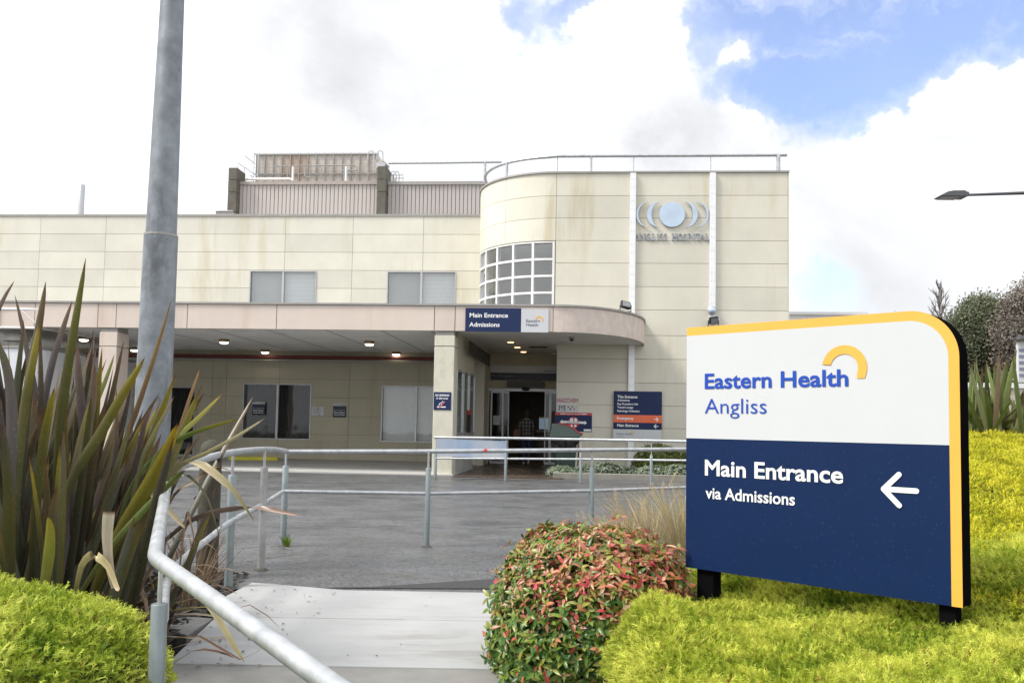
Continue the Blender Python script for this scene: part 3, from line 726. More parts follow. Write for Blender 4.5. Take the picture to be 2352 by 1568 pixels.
# --- plant level on the wing roof: ribbed cladding, concrete fins, caged tank deck
m_rib = mat('ribbed_cladding', (.55, .505, .48), .5, var=.03, scale=.6, stain=(.45, .36, .31), stain_amt=.4, streak=(1, 1, .08))
m_rib2 = mat('ribbed_cladding_grey', (.48, .44, .425), .5, var=.03, scale=.6)
def ribs(name, pxa, pxb, ya, m):
    a, b = bu(pxa, 460, WP), bu(pxb, 460, WP); z1 = bz((pxa + pxb) / 2, ya, WP); z0 = wz[-1] - .3
    n = int((b - a) / .155); p = (b - a) / n; prof = []
    for i in range(n):
        s = a + i * p; prof += [(s, 0), (s + p * .80, 0), (s + p * .84, .045), (s + p * .96, .045)]
    prof.append((b, 0)); k = len(prof); mb = MB()
    mb.add([BW(s, WP + d, z) for z in (z0, z1) for s, d in prof], [(i, i + 1, k + i + 1, k + i) for i in range(k - 1)])
    mb.quad(BW(b, WP, z0), BW(b, WP + 9, z0), BW(b, WP + 9, z1), BW(b, WP, z1)); mb.quad(BW(a, WP + 9, z0), BW(a, WP, z0), BW(a, WP, z1), BW(a, WP + 9, z1))
    mb.quad(BW(a, WP, z1 - .03), BW(b, WP, z1 - .03), BW(b, WP + 9, z1 - .03), BW(a, WP + 9, z1 - .03))
    o = build(name, mb, m, hosp)
    c = MB(); c.box((a - .02, WP - .06, z1 - .10), (b + .02, WP + .2, z1 + .03), BW); build('capping', c, m_flash if m is m_rib2 else mat('capping_beige', (.40, .35, .32), .5, var=.1), o)
    return a, b, z1
plant_a, plant_b, plant_z = ribs('plant_room', 549, 870, 419, m_rib)
ribs('plant_room', 891, 1112, 419, m_rib2)
for pa_, pb_, y in ((531, 551, 390.5), (870, 890, 388.5)):
    a, b = bu(pa_, 450, WP), bu(pb_, 450, WP); z1 = bz(540, y, WP); z0 = wz[-1] - .3; mb = MB(); zz = [z0, bz(540, 447, WP), bz(540, 419, WP), z1]
    for k in range(3): mb.box((a, WP - .35, zz[k] + .01), (b, WP + .5, zz[k + 1] - .01), BW)
    mb.box((a + .02, WP - .33, z0), (b - .02, WP + .48, z1 - .03), BW)
    build('concrete_fin', mb, m_conc2, hosp, bevel=.012)
ta, tb = bu(584, 380, WP + 1), bu(872, 380, WP + 1); tz0 = plant_z - .05; tz1 = bz(730, 354, WP + 1)
m_tank = mat('rusting_tank_panel', (.64, .58, .52), .6, var=.06, scale=1.5, stain=(.40, .20, .09), stain_amt=.6, streak=(1, 1, .15), stain_scale=1.4)
mb = MB(); mb.box((ta + .08, WP + 1.0, tz0), (tb - .08, WP + 5, tz1 - .03), BW)
tank = build('roof_tank', mb, m_tank, hosp)
mb = MB(); zl = [tz0 + .12, tz0 + (tz1 - tz0) * .45, tz1 - .02]
for z in zl: mb.box((ta + .05, WP + .93, z - .025), (tb - .05, WP + .995, z + .025), BW)
for i in range(15):
    u = ta + .1 + (tb - ta - .2) * i / 14; mb.box((u - .018, WP + .94, tz0), (u + .018, WP + .99, tz1 + .02), BW)
build('tank_bracing', mb, m_flash, tank)
mb = MB()
n = int((tb - ta) / .14)
for i in range(n + 1):
    u = ta + (tb - ta) * i / n; mb.box((u - .004, WP + .80, tz0), (u + .004, WP + .808, tz1), BW)
n = int((tz1 - tz0) / .14)
for i in range(n + 1):
    z = tz0 + (tz1 - tz0) * i / n; mb.box((ta, WP + .809, z - .004), (tb, WP + .817, z + .004), BW)
build('cage_mesh', mb, mat('mesh_wire', (.34, .33, .32), .5, .4), tank)
# pipes, hoops, guard rails of the tank deck
mb = MB()
def zq(y): return bz(730, y, WP + .5)
def uq(x): return bu(x, 390, WP + .5)
wq = WP + .5
mb.tube([BW(uq(625), wq, zq(381)), BW(uq(800), wq, zq(380)), BW(uq(816), wq, zq(381)), BW(uq(820), wq, zq(385)), BW(uq(820), wq, zq(416))], .022, 6)
for x in (641, 661, 686, 712, 738, 760, 790, 846): mb.tube([BW(uq(x - 6), wq, zq(381)), BW(uq(x), wq, zq(384)), BW(uq(x), wq, zq(417))], .018, 6)
mb.tube([BW(uq(786), wq, zq(393)), BW(uq(818), wq, zq(392))], .03, 6)
mb.tube([BW(uq(700), wq, zq(383)), BW(uq(701), wq, zq(405)), BW(uq(712), wq, zq(408))], .03, 6)
build('pipework', mb, m_flash, tank)
for x in (674, 796):
    mb = MB(); mb.tube([BW(uq(x), wq - .05, zq(417)), BW(uq(x), wq - .05, zq(384))], .05, 8); build('white_pipe', mb, m_white, tank)
mb = MB(); mb.tube([BW(uq(566), wq - .1, zq(414)), BW(uq(576), wq - .1, zq(412.5)), BW(uq(668), wq - .1, zq(412.5)), BW(uq(676), wq - .1, zq(416))], .05, 8)
build('white_pipe', mb, m_white, tank)
mb = MB()
for (x0, y0, x1, y1) in ((547, 374, 590, 403), (561, 357, 583, 374), (575, 402, 590, 412), (583, 352, 592, 356)): mb.tube([BW(uq(x0), wq, zq(y0)), BW(uq(x1), wq, zq(y1))], .022, 6)
for x, ya, yb in ((561, 386, 416), (583, 352, 416), (592, 351, 416), (546, 377, 400)): mb.tube([BW(uq(x), wq, zq(ya)), BW(uq(x), wq, zq(yb))], .022, 6)
build('access_rail', mb, m_galv, tank)
for x in (851, 872):
    mb = MB(); mb.tube([BW(uq(x - 7), wq, zq(368)), BW(uq(x - 6), wq, zq(352)), BW(uq(x), wq, zq(347)), BW(uq(x + 6), wq, zq(352)), BW(uq(x + 7), wq, zq(372))], .022, 6, smoothpath=5); build('ladder_hoop', mb, m_galv, tank)
for x in (904, 911):
    mb = MB(); mb.tube([BW(uq(x - 6), wq, zq(418)), BW(uq(x - 6), wq, zq(400)), BW(uq(x), wq, zq(394)), BW(uq(x + 6), wq, zq(400)), BW(uq(x + 6), wq, zq(418))], .022, 6, smoothpath=5); build('ladder_hoop', mb, m_galv, tank)
mb = MB(); mb.tube([BW(uq(897), wq, zq(403)), BW(uq(925), wq, zq(403))], .018, 6); mb.tube([BW(uq(926), wq, zq(418)), BW(uq(926), wq, zq(402))], .018, 6); mb.tube([BW(uq(911), wq, zq(410)), BW(uq(928), wq, zq(410))], .018, 6)
build('access_rail', mb, m_galv, tank)
mb = MB()     # ducts to the right of the tank
mb.box((uq(868), WP + .2, zq(391)), (uq(887), WP + 1.2, zq(379)), BW); build('duct_hood', mb, m_alu, tank)
mb = MB(); mb.tube([BW(uq(880), wq, zq(372)), BW(uq(893), wq, zq(385))], .05, 6); build('duct_brace', mb, m_flash, tank)
# small things on the roof
fl = thing('roof_flue', BW(bu(185, 494, WW + 3), WW + 3, wz[-1]), 'slim grey metal flue standing on the left wing roof', 'flue')
mb = MB(); b0 = BW(bu(185, 494, WW + 3), WW + 3, wz[-1] - .2); h = bz(185, 424, WW + 3) - b0.z
mb.lathe([(.07, 0), (.07, h * .30), (.11, h * .31), (.11, h * .98), (.085, h)], b0, 14); build('flue_pipe', mb, m_alu, fl, smooth=True)
mb = MB(); mb.lathe([(.16, 0), (.16, .26), (.12, .30)], b0, 14); build('flashing_collar', mb, m_flash, fl)
sk = thing('roof_skylight', BW(bu(525, 490, WW + 2), WW + 2, wz[-1] - .1), 'low grey roof hatch at the foot of the concrete fin', 'roof hatch', rotz=-TH)
a, b = bu(506, 490, WW + 2), bu(546, 490, WW + 2); mb = MB(); z0 = wz[-1] - .25; z1 = bz(525, 487.5, WW + 2)
mb.box((a, WW + 1.6, z0), (b, WW + 2.6, z1 - .06), BW); build('curb', mb, m_flash, sk)
mb = MB(); vs = [BW(a - .03, WW + 1.57, z1 - .06), BW(b + .03, WW + 1.57, z1 - .06), BW(b + .03, WW + 2.63, z1 - .06), BW(a - .03, WW + 2.63, z1 - .06), BW(a + .1, WW + 1.8, z1 + .02), BW(b - .12, WW + 1.8, z1 + .02), BW(b - .12, WW + 2.4, z1 + .02), BW(a + .1, WW + 2.4, z1 + .02)]
mb.add(vs, [(0, 1, 5, 4), (1, 2, 6, 5), (2, 3, 7, 6), (3, 0, 4, 7), (4, 5, 6, 7)]); build('lid', mb, m_alu, sk)
# low annexe right of the tower, mostly behind the entrance sign
an = thing('annexe_building', BW(UR + 3, WT + 3, 0), 'low pale annexe with flat roof right of the hospital tower', 'building', rotz=-TH)
za = bz(1900, 717, WT + 3); mb = MB(); mb.box((UR + .06, WT + 3, 0), (bu(1990, 720, WT + 3), WT + 12, za - .09), BW); build('wall', mb, m_white, an)
mb = MB(); mb.box((UR + .06, WT + 2.9, za - .09), (bu(1992, 720, WT + 3), WT + 12, za), BW); build('roof', mb, m_white, an)
# ------------------------------------------------------------------ lettering and signs
def text_mesh(s, bold=0.0):
    c = bpy.data.curves.new('t', 'FONT'); c.body = s; c.size = 1.0; c.resolution_u = 3; c.bevel_depth = max(0, bold); c.bevel_resolution = 0; c.offset = min(0, bold); c.fill_mode = 'FRONT'
    o = bpy.data.objects.new('t', c); COL.objects.link(o)
    bpy.context.view_layer.update()
    me = bpy.data.meshes.new_from_object(o.evaluated_get(bpy.context.evaluated_depsgraph_get()))
    V = [v.co.copy() for v in me.vertices]; Fs = [list(p.vertices) for p in me.polygons]
    bpy.data.objects.remove(o); bpy.data.curves.remove(c); bpy.data.meshes.remove(me)
    return V, Fs
CAP = max(v.y for v in text_mesh('H')[0])
def lettering(s, f, x, y, cap, m, parent, width=None, bold=0.0, slant=0.0, align='L', name='lettering', mb=None, d=-.003):
    """Text on a surface; f(x, y, d) maps sign coordinates in metres to the world (d<0 is proud)."""
    V, Fs = text_mesh(s, bold); k = cap / CAP
    x0, x1 = min(v.x for v in V), max(v.x for v in V)
    kx = width / (x1 - x0) if width else k
    sh = {'L': 0, 'C': -(x1 - x0) * kx / 2, 'R': -(x1 - x0) * kx}[align]
    own = mb is None; mb = mb or MB()
    mb.add([f(x + sh + (v.x - x0) * kx + slant * v.y * k, y + v.y * k, d - v.z * k * .08) for v in V], Fs)
    return build(name, mb, m, parent) if own else mb
def poly_on(f, pts, m, parent, name, d=-.003):
    mb = MB(); mb.add([f(x, y, d) for x, y in pts], [tuple(range(len(pts)))]); return build(name, mb, m, parent)
def ring(cx, cy, r0, r1, a0, a1, n=40):
    a = [radians(a0 + (a1 - a0) * i / n) for i in range(n + 1)]
    return [(cx + r1 * cos(t), cy + r1 * sin(t)) for t in a], [(cx + r0 * cos(t), cy + r0 * sin(t)) for t in a]
def ring_on(f, cx, cy, r0, r1, a0, a1, m, parent, name='arc_emblem', d=-.003, n=40, cut=None):
    o, i = ring(cx, cy, r0, r1, a0, a1, n); mb = MB(); k = n + 1
    if cut: o[0] = (o[0][0], cut[0]); i[0] = (i[0][0], cut[0]); o[-1] = (o[-1][0], cut[1]); i[-1] = (i[-1][0], cut[1])
    mb.add([f(x, y, d) for x, y in o + i], [(j, j + 1, k + j + 1, k + j) for j in range(n)]); return build(name, mb, m, parent)
def stroke(mb, f, pts, w, d=-.004, n=8, roundcap=True):
    for (xa, ya), (xb, yb) in zip(pts[:-1], pts[1:]):
        L = math.hypot(xb - xa, yb - ya); nx, ny = -(yb - ya) / L * w / 2, (xb - xa) / L * w / 2
        a = atan2(ny, nx); ol = []
        for i in range(n + 1): t = a + pi * i / n; ol.append((xa + w / 2 * cos(t), ya + w / 2 * sin(t)))
        for i in range(n + 1): t = a + pi + pi * i / n; ol.append((xb + w / 2 * cos(t), yb + w / 2 * sin(t)))
        mb.add([f(x, y, d) for x, y in ol], [tuple(range(len(ol)))]); d -= .0004
def arrow(f, x, y, s, dirx, m, parent, w=None):
    w = w or s * .17; mb = MB()
    stroke(mb, f, [(x - dirx * s / 2, y), (x + dirx * (s / 2 - w * .3), y)], w)
    stroke(mb, f, [(x + dirx * .02 * s, y + s * .48), (x + dirx * (s / 2), y), (x + dirx * .02 * s, y - s * .48)], w, d=-.0046)
    return build('arrow', mb, m, parent)
def face(w, px, py):                                # sign frame on a building plane, origin at a pixel
    u0, z0 = bp(px, py, w); return (lambda x, y, d: BW(u0 + x, w + d, z0 + y)), 2000.0 / (w / ray(px, py).dot(WI)), u0, z0
def panel(name, f, x0, x1, y0, y1, m, parent, th=.012, d0=0.0, bevel=0):
    mb = MB(); mb.box((x0, -th + d0, y0), (x1, d0, y1), lambda x, d, y: f(x, y, d)); return build(name, mb, m, parent, bevel=bevel)

# --- big entrance sign in the foreground (free standing, turned to the left)
dL, dR = 4.46, 3.55
pL = at(1577, 1030, dL); pR = at(2208, 1110, dR); pL.z = pR.z = 0
SD = (pR - pL).normalized(); SW = (pR - pL).length; SN = Vector((-SD.y, SD.x, 0))   # SN points away from the viewer
def fs(x, y, d): return pL + SD * x + SN * d + Vector((0, 0, y))
def sp(px, py):
    r = ray(px, py); t = (pL - EYE).dot(SN) / r.dot(SN); p = EYE + r * t; return (p - pL).dot(SD), p.z
zb1, zb2, ztl = sp(1577, 1305)[1], sp(2208, 1390)[1], sp(1577, 755)[1]
sb = (zb1 + zb2) / 2; xr, zr_ = sp(2196, 880); xt, ztt = sp(2085, 712.5)
st = (ztl + ztt) / 2
print('SIGN', SW, zb1, zb2, ztl, ztt, xt, xr, zr_)
Rc = SW - xt
sign = thing('entrance_sign', (pL + pR) / 2 , 'large navy and white entrance sign with amber edge standing in yellow green juniper', 'sign', rotz=atan2(SD.y, SD.x))
TKS = .105
def rounded(x0, x1, y0, y1, r, n=18):
    return [(x0, y0), (x1, y0)] + [(x1 - r + r * cos(pi / 2 * i / n), y1 - r + r * sin(pi / 2 * i / n)) for i in range(n + 1)] + [(x0, y1)]
ol = rounded(0, SW, sb, st, Rc)
mb = MB(); mb.prism(ol, fs, .0, TKS); build('sign_body', mb, m_black, sign, bevel=.003)
# amber edge (top, corner and right side), white face, navy face
bw_t = st - sp(1577, 772)[1]; bw_r = SW - sp(2179, 1110)[0]; xi = SW - bw_r; yi = st - (st - sp(2085, 731)[1] + bw_t) / 2
bwd = (bw_r + (st - yi)) / 2; xi, yi = SW - bwd, st - bwd
inner = [(xi, sb)] + [(xi - (Rc - bwd) + (Rc - bwd) * cos(pi / 2 * i / 18), yi - (Rc - bwd) + (Rc - bwd) * sin(pi / 2 * i / 18)) for i in range(19)] + [(0, yi)]
outer = [(SW, sb)] + ol[2:-1] + [(0, st)]
mb = MB(); k = len(inner); mb.add([fs(x, y, -.003) for x, y in outer + inner], [(j, j + 1, k + j + 1, k + j) for j in range(k - 1)]); build('amber_border', mb, m_yel, sign)
ym = (sp(1577, 1007)[1] + sp(2178, 1020)[1]) / 2
wp = [(0, ym), (xi, ym)] + inner[1:-1] + [(0, yi)]
poly_on(fs, wp, m_wsign, sign, 'white_panel', -.0032)
poly_on(fs, [(0, sb), (xi, sb), (xi, ym), (0, ym)], m_navy, sign, 'navy_panel', -.0034)
def L(s, pxa, pya, pxb, capx, m, bold, **k):
    xa, ya = sp(pxa, pya); xb, yb = sp(pxb, pya); z1 = sp(*capx[0])[1]; z0 = sp(*capx[1])[1]
    lettering(s, fs, xa, ya, z1 - z0, m, sign, width=xb - xa, bold=bold, d=-.006, **k)
L('Eastern Health', 1620, 892, 1950, ((1624, 860), (1624, 893)), m_blue, .022)
L('Angliss', 1620, 949, 1762, ((1632, 915.5), (1632, 949)), m_blue, -.004)
L('Main Entrance', 1620.5, 1090, 1938, ((1625, 1056.5), (1625, 1090.5)), m_wtext, .022)
L('via Admissions', 1622, 1143, 1827, ((1670, 1119.5), (1670, 1145)), m_wtext, .016)
xc, yc_ = sp(1943, 845); r1 = (sp(1992.5, 845)[0] - sp(1889, 845)[0]) / 2; xc = (sp(1992.5, 845)[0] + sp(1889, 845)[0]) / 2; yc = sp(1941, 792.5)[1] - r1
ring_on(fs, xc, yc, r1 * .615, r1, -25, 172, m_yel, sign, d=-.006, cut=(sp(1980, 868.5)[1], sp(1898, 836.5)[1]))
xa, ya = sp(2068, 1124.5); s_ = sp(2106, 1125)[0] - sp(2031, 1123)[0]
arrow(lambda x, y, d: fs(x, y, d - .003), xa, ya, s_, -1, m_wtext, sign, w=s_ * .17)
# dried rain specks are in the vinyl; two black square posts
for (pa, pb, yy) in ((1595, 1634, 1350), (2152, 2192, 1420)):
    xa, xb = sp(pa, yy)[0], sp(pb, yy)[0]; mb = MB()
    mb.box((xa, .02, -.1), (xb, .095, sb + .04), lambda x, d, y: fs(x, y, d)); build('post', mb, m_black, sign, bevel=.006)

# --- fascia sign over the entrance
f, k, u0, z0 = face(WC - .035, 1068.3, 760.5)
def X(px): return (px - 1068.3) / k
def Y(py): return (760.5 - py) / k
fsn = thing('fascia_sign', f(X(1163), Y(760), .03), 'navy and white board reading Main Entrance Admissions fixed to the pink canopy fascia', 'sign', rotz=-TH)
panel('navy_panel', f, 0, X(1196.6), 0, Y(706.6), m_navyd, fsn, .03, .03); panel('white_panel', f, X(1196.9), X(1259.3), -.01, Y(708), m_wsign, fsn, .03, .03)
lettering('Main Entrance', f, X(1078), Y(728), 9.6 / k, m_wtext, fsn, width=88.5 / k, bold=.02)
lettering('Admissions', f, X(1077.5), Y(749.5), 9.6 / k, m_wtext, fsn, width=70 / k, bold=.02)
lettering('Eastern', f, X(1208.5), Y(738.5), 6.6 / k, m_gtext, fsn, width=31 / k, bold=.008)
lettering('Health', f, X(1208.5), Y(747.5), 6.6 / k, m_gtext, fsn, width=27.5 / k, bold=.008)
ring_on(f, X(1238.5), Y(733.5), 6.3 / k, 9.6 / k, -22, 178, m_yel, fsn)

# --- no smoking plate on the entrance column
f, k, u0, z0 = face(WC + .03, 995.7, 940.9)
X = lambda px: (px - 995.7) / k; Y = lambda py: (940.9 - py) / k
ns = thing('no_smoking_sign', f(X(1015), Y(941), 0), 'small navy no smoking plate on the cream entrance column', 'sign', rotz=-TH)
panel('plate', f, 0, X(1036), 0, Y(899.8), m_navyd, ns)
g = lambda x, y, d: f(x, y, d - .012)
lettering('NO SMOKING', g, X(999), Y(909.5), 4.6 / k, m_wtext, ns, width=32 / k, bold=.03, slant=.2)
lettering('in this area', g, X(1001.5), Y(916), 4.2 / k, m_wtext, ns, width=27 / k, bold=.025, slant=.2)
mb = MB()
stroke(mb, g, [(X(1005), Y(934)), (X(1023), Y(934))], 2.6 / k); stroke(mb, g, [(X(1008), Y(931)), (X(1010), Y(926)), (X(1014), Y(924.5)), (X(1016.5), Y(921))], 1.5 / k); stroke(mb, g, [(X(1012.5), Y(930.5)), (X(1014), Y(928)), (X(1018), Y(926)), (X(1019.5), Y(922.5))], 1.5 / k)
build('cigarette_pictogram', mb, m_wtext, ns)
mb = MB(); stroke(mb, lambda x, y, d: g(x, y, d - .003), [(X(1007.5), Y(937)), (X(1022), Y(922))], 2.0 / k); build('red_slash', mb, m_rtext, ns)

# --- signs on the tower wall right of the doors
f, k, u0, z0 = face(WT - .002, 1277.5, 990)
X = lambda px: (px - 1277.5) / k; Y = lambda py: (990 - py) / k
hz_ = thing('hazard_sign', f(X(1303), Y(924), 0), 'thin white plate with red HAZCHEM lettering on the wall right of the doors', 'sign', rotz=-TH)
panel('plate', f, X(1277.8), X(1328), Y(924.2), Y(912.8), m_wsign, hz_, .01)
g = lambda x, y, d: f(x, y, d - .01)
lettering('HAZCHEM', g, X(1279), Y(923.2), 8.8 / k, m_rtext, hz_, width=48 / k, bold=.012)
yy = thing('hazard_code_sign', f(X(1303), Y(945), 0), 'white plate reading 3YE with small coloured diamonds below the red lettered plate', 'sign', rotz=-TH)
panel('plate', f, X(1277.2), X(1328), Y(945.5), Y(927.3), m_wsign, yy, .01)
lettering('3YE', g, X(1281.5), Y(941.5), 10.5 / k, m_btext, yy, width=17.5 / k, bold=.02)
for (cx, cy, m) in ((1304.6, 933.5, m_rtext), (1309.3, 938.3, m_btext), (1313.7, 933.5, m_green), (1318, 938.3, m_rtext), (1322.5, 933.5, m_ysq)):
    s = 2.6 / k; poly_on(g, [(X(cx) - s, Y(cy)), (X(cx), Y(cy) - s), (X(cx) + s, Y(cy)), (X(cx), Y(cy) + s)], m, yy, 'hazard_diamond')
mg = thing('distancing_sign', f(X(1317), Y(990), 0), 'navy distancing poster with red header, footprints and double arrow behind the green bin', 'sign', rotz=-TH)
panel('plate', f, X(1274.5), X(1359), Y(990), Y(946.5), m_navyd, mg, .012)
panel('header', f, X(1274.5), X(1359), Y(952.6), Y(946.5), m_rtext, mg, .015)
g = lambda x, y, d: f(x, y, d - .0125)
lettering('PLEASE STAY 1.5m APART', lambda x, y, d: g(x, y, d - .003), X(1300.5), Y(951), 2.4 / k, m_wtext, mg, width=33 / k, bold=.02)
h2 = lambda x, y, d: g(x, y, d - .003)
for xa, xb in ((1286, 1298), (1335, 1347)): poly_on(h2, [(X(xa), Y(950.6)), (X(xb), Y(950.6)), (X(xb), Y(948.6)), (X(xa), Y(948.6))], m_wtext, mg, 'header_bar')
poly_on(g, [(X(1317) + 12.6 / k * cos(t), Y(969.3) + 12.6 / k * sin(t)) for t in [2 * pi * i / 40 for i in range(40)]], m_rtext, mg, 'red_disc')
poly_on(g, [(X(x), Y(y)) for x, y in ((1285.5, 968), (1291, 973), (1291, 970.5), (1342, 972), (1342, 974.3), (1347.5, 969.8), (1342.3, 964.5), (1342.2, 967), (1291.5, 965.5), (1291.5, 963))], m_wtext, mg, 'double_arrow', d=-.006)
mb = MB()
for sx in (-1, 1):
    for (cx, cy, rx, ry) in ((4.6, 963.2, 3.7, 4.3), (4.2, 976.8, 2.7, 3.2)):
        mb.add([g(X(1317) + (sx * cx + rx * cos(t)) / k, Y(cy) + ry / k * sin(t), -.0045) for t in [2 * pi * i / 18 for i in range(18)]], [tuple(range(18))])
build('footprints', mb, m_wtext, mg)
lettering('MIND THE GAP', g, X(1302), Y(970.6), 3.2 / k, m_gtext, mg, width=29.5 / k, d=-.009)
poly_on(g, [(X(1340.5), Y(988.5)), (X(1357.5), Y(988.5)), (X(1357.5), Y(984)), (X(1340.5), Y(984))], m_wtext, mg, 'footer_label')

f, k, u0, z0 = face(WT - .002, 1407.8, 1007.5)
f0 = f; f = lambda x, y, d: f0(x, y, d - .09)
X = lambda px: (px - 1407.8) / k; Y = lambda py: (1007.5 - py) / k
ds = thing('directory_sign', f(X(1463), Y(1008), .0), 'navy wall board listing This Entrance with an orange Emergency band', 'sign', rotz=-TH)
panel('navy_panel', f, X(1408.4), X(1518), Y(984.8), Y(897.8), m_navyd, ds, .03, .03); panel('orange_band', f, X(1408.2), X(1518), Y(969.5), Y(952), m_orange, ds, .034, .03)
panel('white_panel', f, X(1407.5), X(1517.6), Y(1007.5), Y(985), m_wsign, ds, .03, .03)
for s, y, c, wd, b in (('This Entrance', 913.6, 6.0, 45.5, .03), ('Admissions', 920.8, 4.4, 28, .025), ('Day Procedure Unit', 929.2, 4.4, 47, .025), ('Transit Lounge', 937, 4.4, 36, .025), ('Pathology Collection', 945.2, 4.4, 50.5, .025), ('Main Entrance', 979, 6.0, 49, .03)):
    lettering(s, f, X(1416.8), Y(y), c / k, m_wtext, ds, width=wd / k, bold=b)
lettering('Emergency', f, X(1416), Y(962.6), 6.0 / k, m_wtext, ds, width=38 / k, bold=.03, d=-.008)
arrow(lambda x, y, d: f(x, y, d - .006), X(1505.5), Y(961.2), 8.6 / k, 1, m_wtext, ds, w=1.7 / k); arrow(f, X(1505), Y(977), 8.6 / k, -1, m_wtext, ds, w=1.7 / k)
lettering('Eastern Health', f, X(1415.8), Y(997.2), 4.4 / k, m_gtext, ds, width=36.5 / k); lettering('Angliss', f, X(1415.8), Y(1003), 4.0 / k, mat('pale_grey_lettering', (.45, .47, .52)), ds, width=17 / k)
ring_on(f, X(1451), Y(993.5), 3.5 / k, 5.0 / k, -25, 175, m_yel, ds)
mb = MB(); mb.box((X(1413), .03, Y(1004)), (X(1420), .088, Y(902)), lambda x, d, y: f(x, y, d)); build('bracket', mb, m_alu, ds)
mb = MB(); mb.box((X(1505), .03, Y(1004)), (X(1512), .088, Y(902)), lambda x, d, y: f(x, y, d)); build('bracket', mb, m_alu, ds)

# --- pick up notices and paper on the lower wall
for nm, (xa, xb, ya, yb), wq_, lab in (('pickup_sign', (579.3, 609, 922.8, 953), WW - .03, 'small navy pick up notice hung in front of the dark window'), ('pickup_sign', (764.6, 795.4, 926.8, 958), WW, 'small navy pick up notice fixed to the cream wall right of the paper')):
    f, k, u0, z0 = face(wq_, xa, yb)
    t = thing(nm, f(0, 0, 0), lab, 'sign', rotz=-TH, group='pick up notices on the lower wall')
    Wd, H = (xb - xa) / k, (yb - ya) / k
    panel('navy_panel', f, 0, Wd, 0, H * .84, mat('dark_navy_print', (.012, .02, .05), .4), t); panel('white_strip', f, 0, Wd, H * .845, H, m_wsign, t)
    g = lambda x, y, d: f(x, y, d - .012)
    lettering('Day Procedure Unit', g, Wd * .06, H * .50, H * .06, m_wtext, t, width=Wd * .86); lettering('Patient Pickup', g, Wd * .06, H * .32, H * .10, m_wtext, t, width=Wd * .84, bold=.02)
    lettering('-Drop Off Only', g, Wd * .08, H * .15, H * .10, m_wtext, t, width=Wd * .82, bold=.02)
    poly_on(g, [(Wd * .55, H * .90), (Wd * .93, H * .90), (Wd * .93, H * .93), (Wd * .55, H * .93)], m_gtext, t, 'small_print')
def notice(f, Wd, H, label, name='paper_notice', lines=9, cat='notice'):
    t = thing(name, f(0, 0, 0), label, cat, rotz=-TH); mb = MB()
    n = 6; vs = [f(Wd * i / n, H * j, -.004 - .006 * sin(i * 1.3 + j)) for j in (0, 1) for i in range(n + 1)]
    mb.add(vs, [(i, i + 1, n + 2 + i, n + 1 + i) for i in range(n)]); build('sheet', mb, m_paper, t)
    mb = MB(); r = random.Random(int(Wd * 1000))
    for i in range(lines):
        y = H * (.86 - .74 * i / lines); x1 = Wd * r.uniform(.6, .9)
        mb.add([f(Wd * .1, y, -.013), f(x1, y, -.013), f(x1, y + H * .03, -.013), f(Wd * .1, y + H * .03, -.013)], [(0, 1, 2, 3)])
    build('printed_lines', mb, mat('faint_print', (.42, .42, .45), .7), t)
f, k, _, _ = face(WW, 716, 954); notice(f, 28 / k, 20.5 / k, 'white paper sheet taped to the cream wall beside the dark window')
f, k, _, _ = face(WD - .01, 1132.5, 975); notice(f, 15.5 / k, 21 / k, 'white paper sheet stuck inside the glazing left of the doors', lines=6)
# --- band over the doors
f, k, _, _ = face(WD - .03, 1126.5, 872)
t = thing('reception_sign', f(1, 0, 0), 'long navy and white band reading Main Reception above the doors', 'sign', rotz=-TH)
X = lambda px: (px - 1126.5) / k; Y = lambda py: (872 - py) / k
panel('navy_panel', f, 0, X(1284), 0, Y(855.5), mat('deep_navy_band', (.010, .014, .035), .4), t, .02, .025); panel('white_panel', f, 0, X(1284), Y(855), Y(838), m_wsign, t, .02, .025)
lettering('Main Reception', f, X(1129.5), Y(864.8), 5.6 / k, mat('dull_grey_lettering', (.30, .31, .34)), t, width=50 / k); lettering('Eastern Health', f, X(1250), Y(851.6), 3.6 / k, m_gtext, t, width=40 / k, bold=.01)
# side notice right of the door
f, k, _, _ = face(WD - .02, 1266, 980); t = thing('door_notice', f(0, 0, 0), 'narrow black notice with amber square at the right edge of the doors', 'notice', rotz=-TH)
panel('plate', f, 0, 12 / k, 0, 36 / k, m_blackp, t); panel('amber_square', f, 2 / k, 9 / k, 2 / k, 8 / k, m_yel, t, .016)
# poster in the side window
pz = A2 + (B2_ - A2) * .55
mb = MB(); q = Vector((pz.x + .03, pz.y)); d_ = (B2_ - A2).normalized()
mb.add([BW(q.x, q.y, 1.02), BW(q.x + d_.x * .5, q.y + d_.y * .5, 1.02), BW(q.x + d_.x * .5, q.y + d_.y * .5, 1.62), BW(q.x, q.y, 1.62)], [(0, 1, 2, 3)])
t = thing('window_poster', BW(q.x, q.y, 1.0), 'dark red topped poster inside the narrow side window', 'poster'); build('poster_sheet', mb, mat('poster_black', (.03, .025, .03), .5), t)
mb = MB(); mb.add([BW(q.x + .006, q.y, 1.5), BW(q.x + .006 + d_.x * .5, q.y + d_.y * .5, 1.5), BW(q.x + .006 + d_.x * .5, q.y + d_.y * .5, 1.62), BW(q.x + .006, q.y, 1.62)], [(0, 1, 2, 3)]); build('red_heading', mb, m_rtext, t)

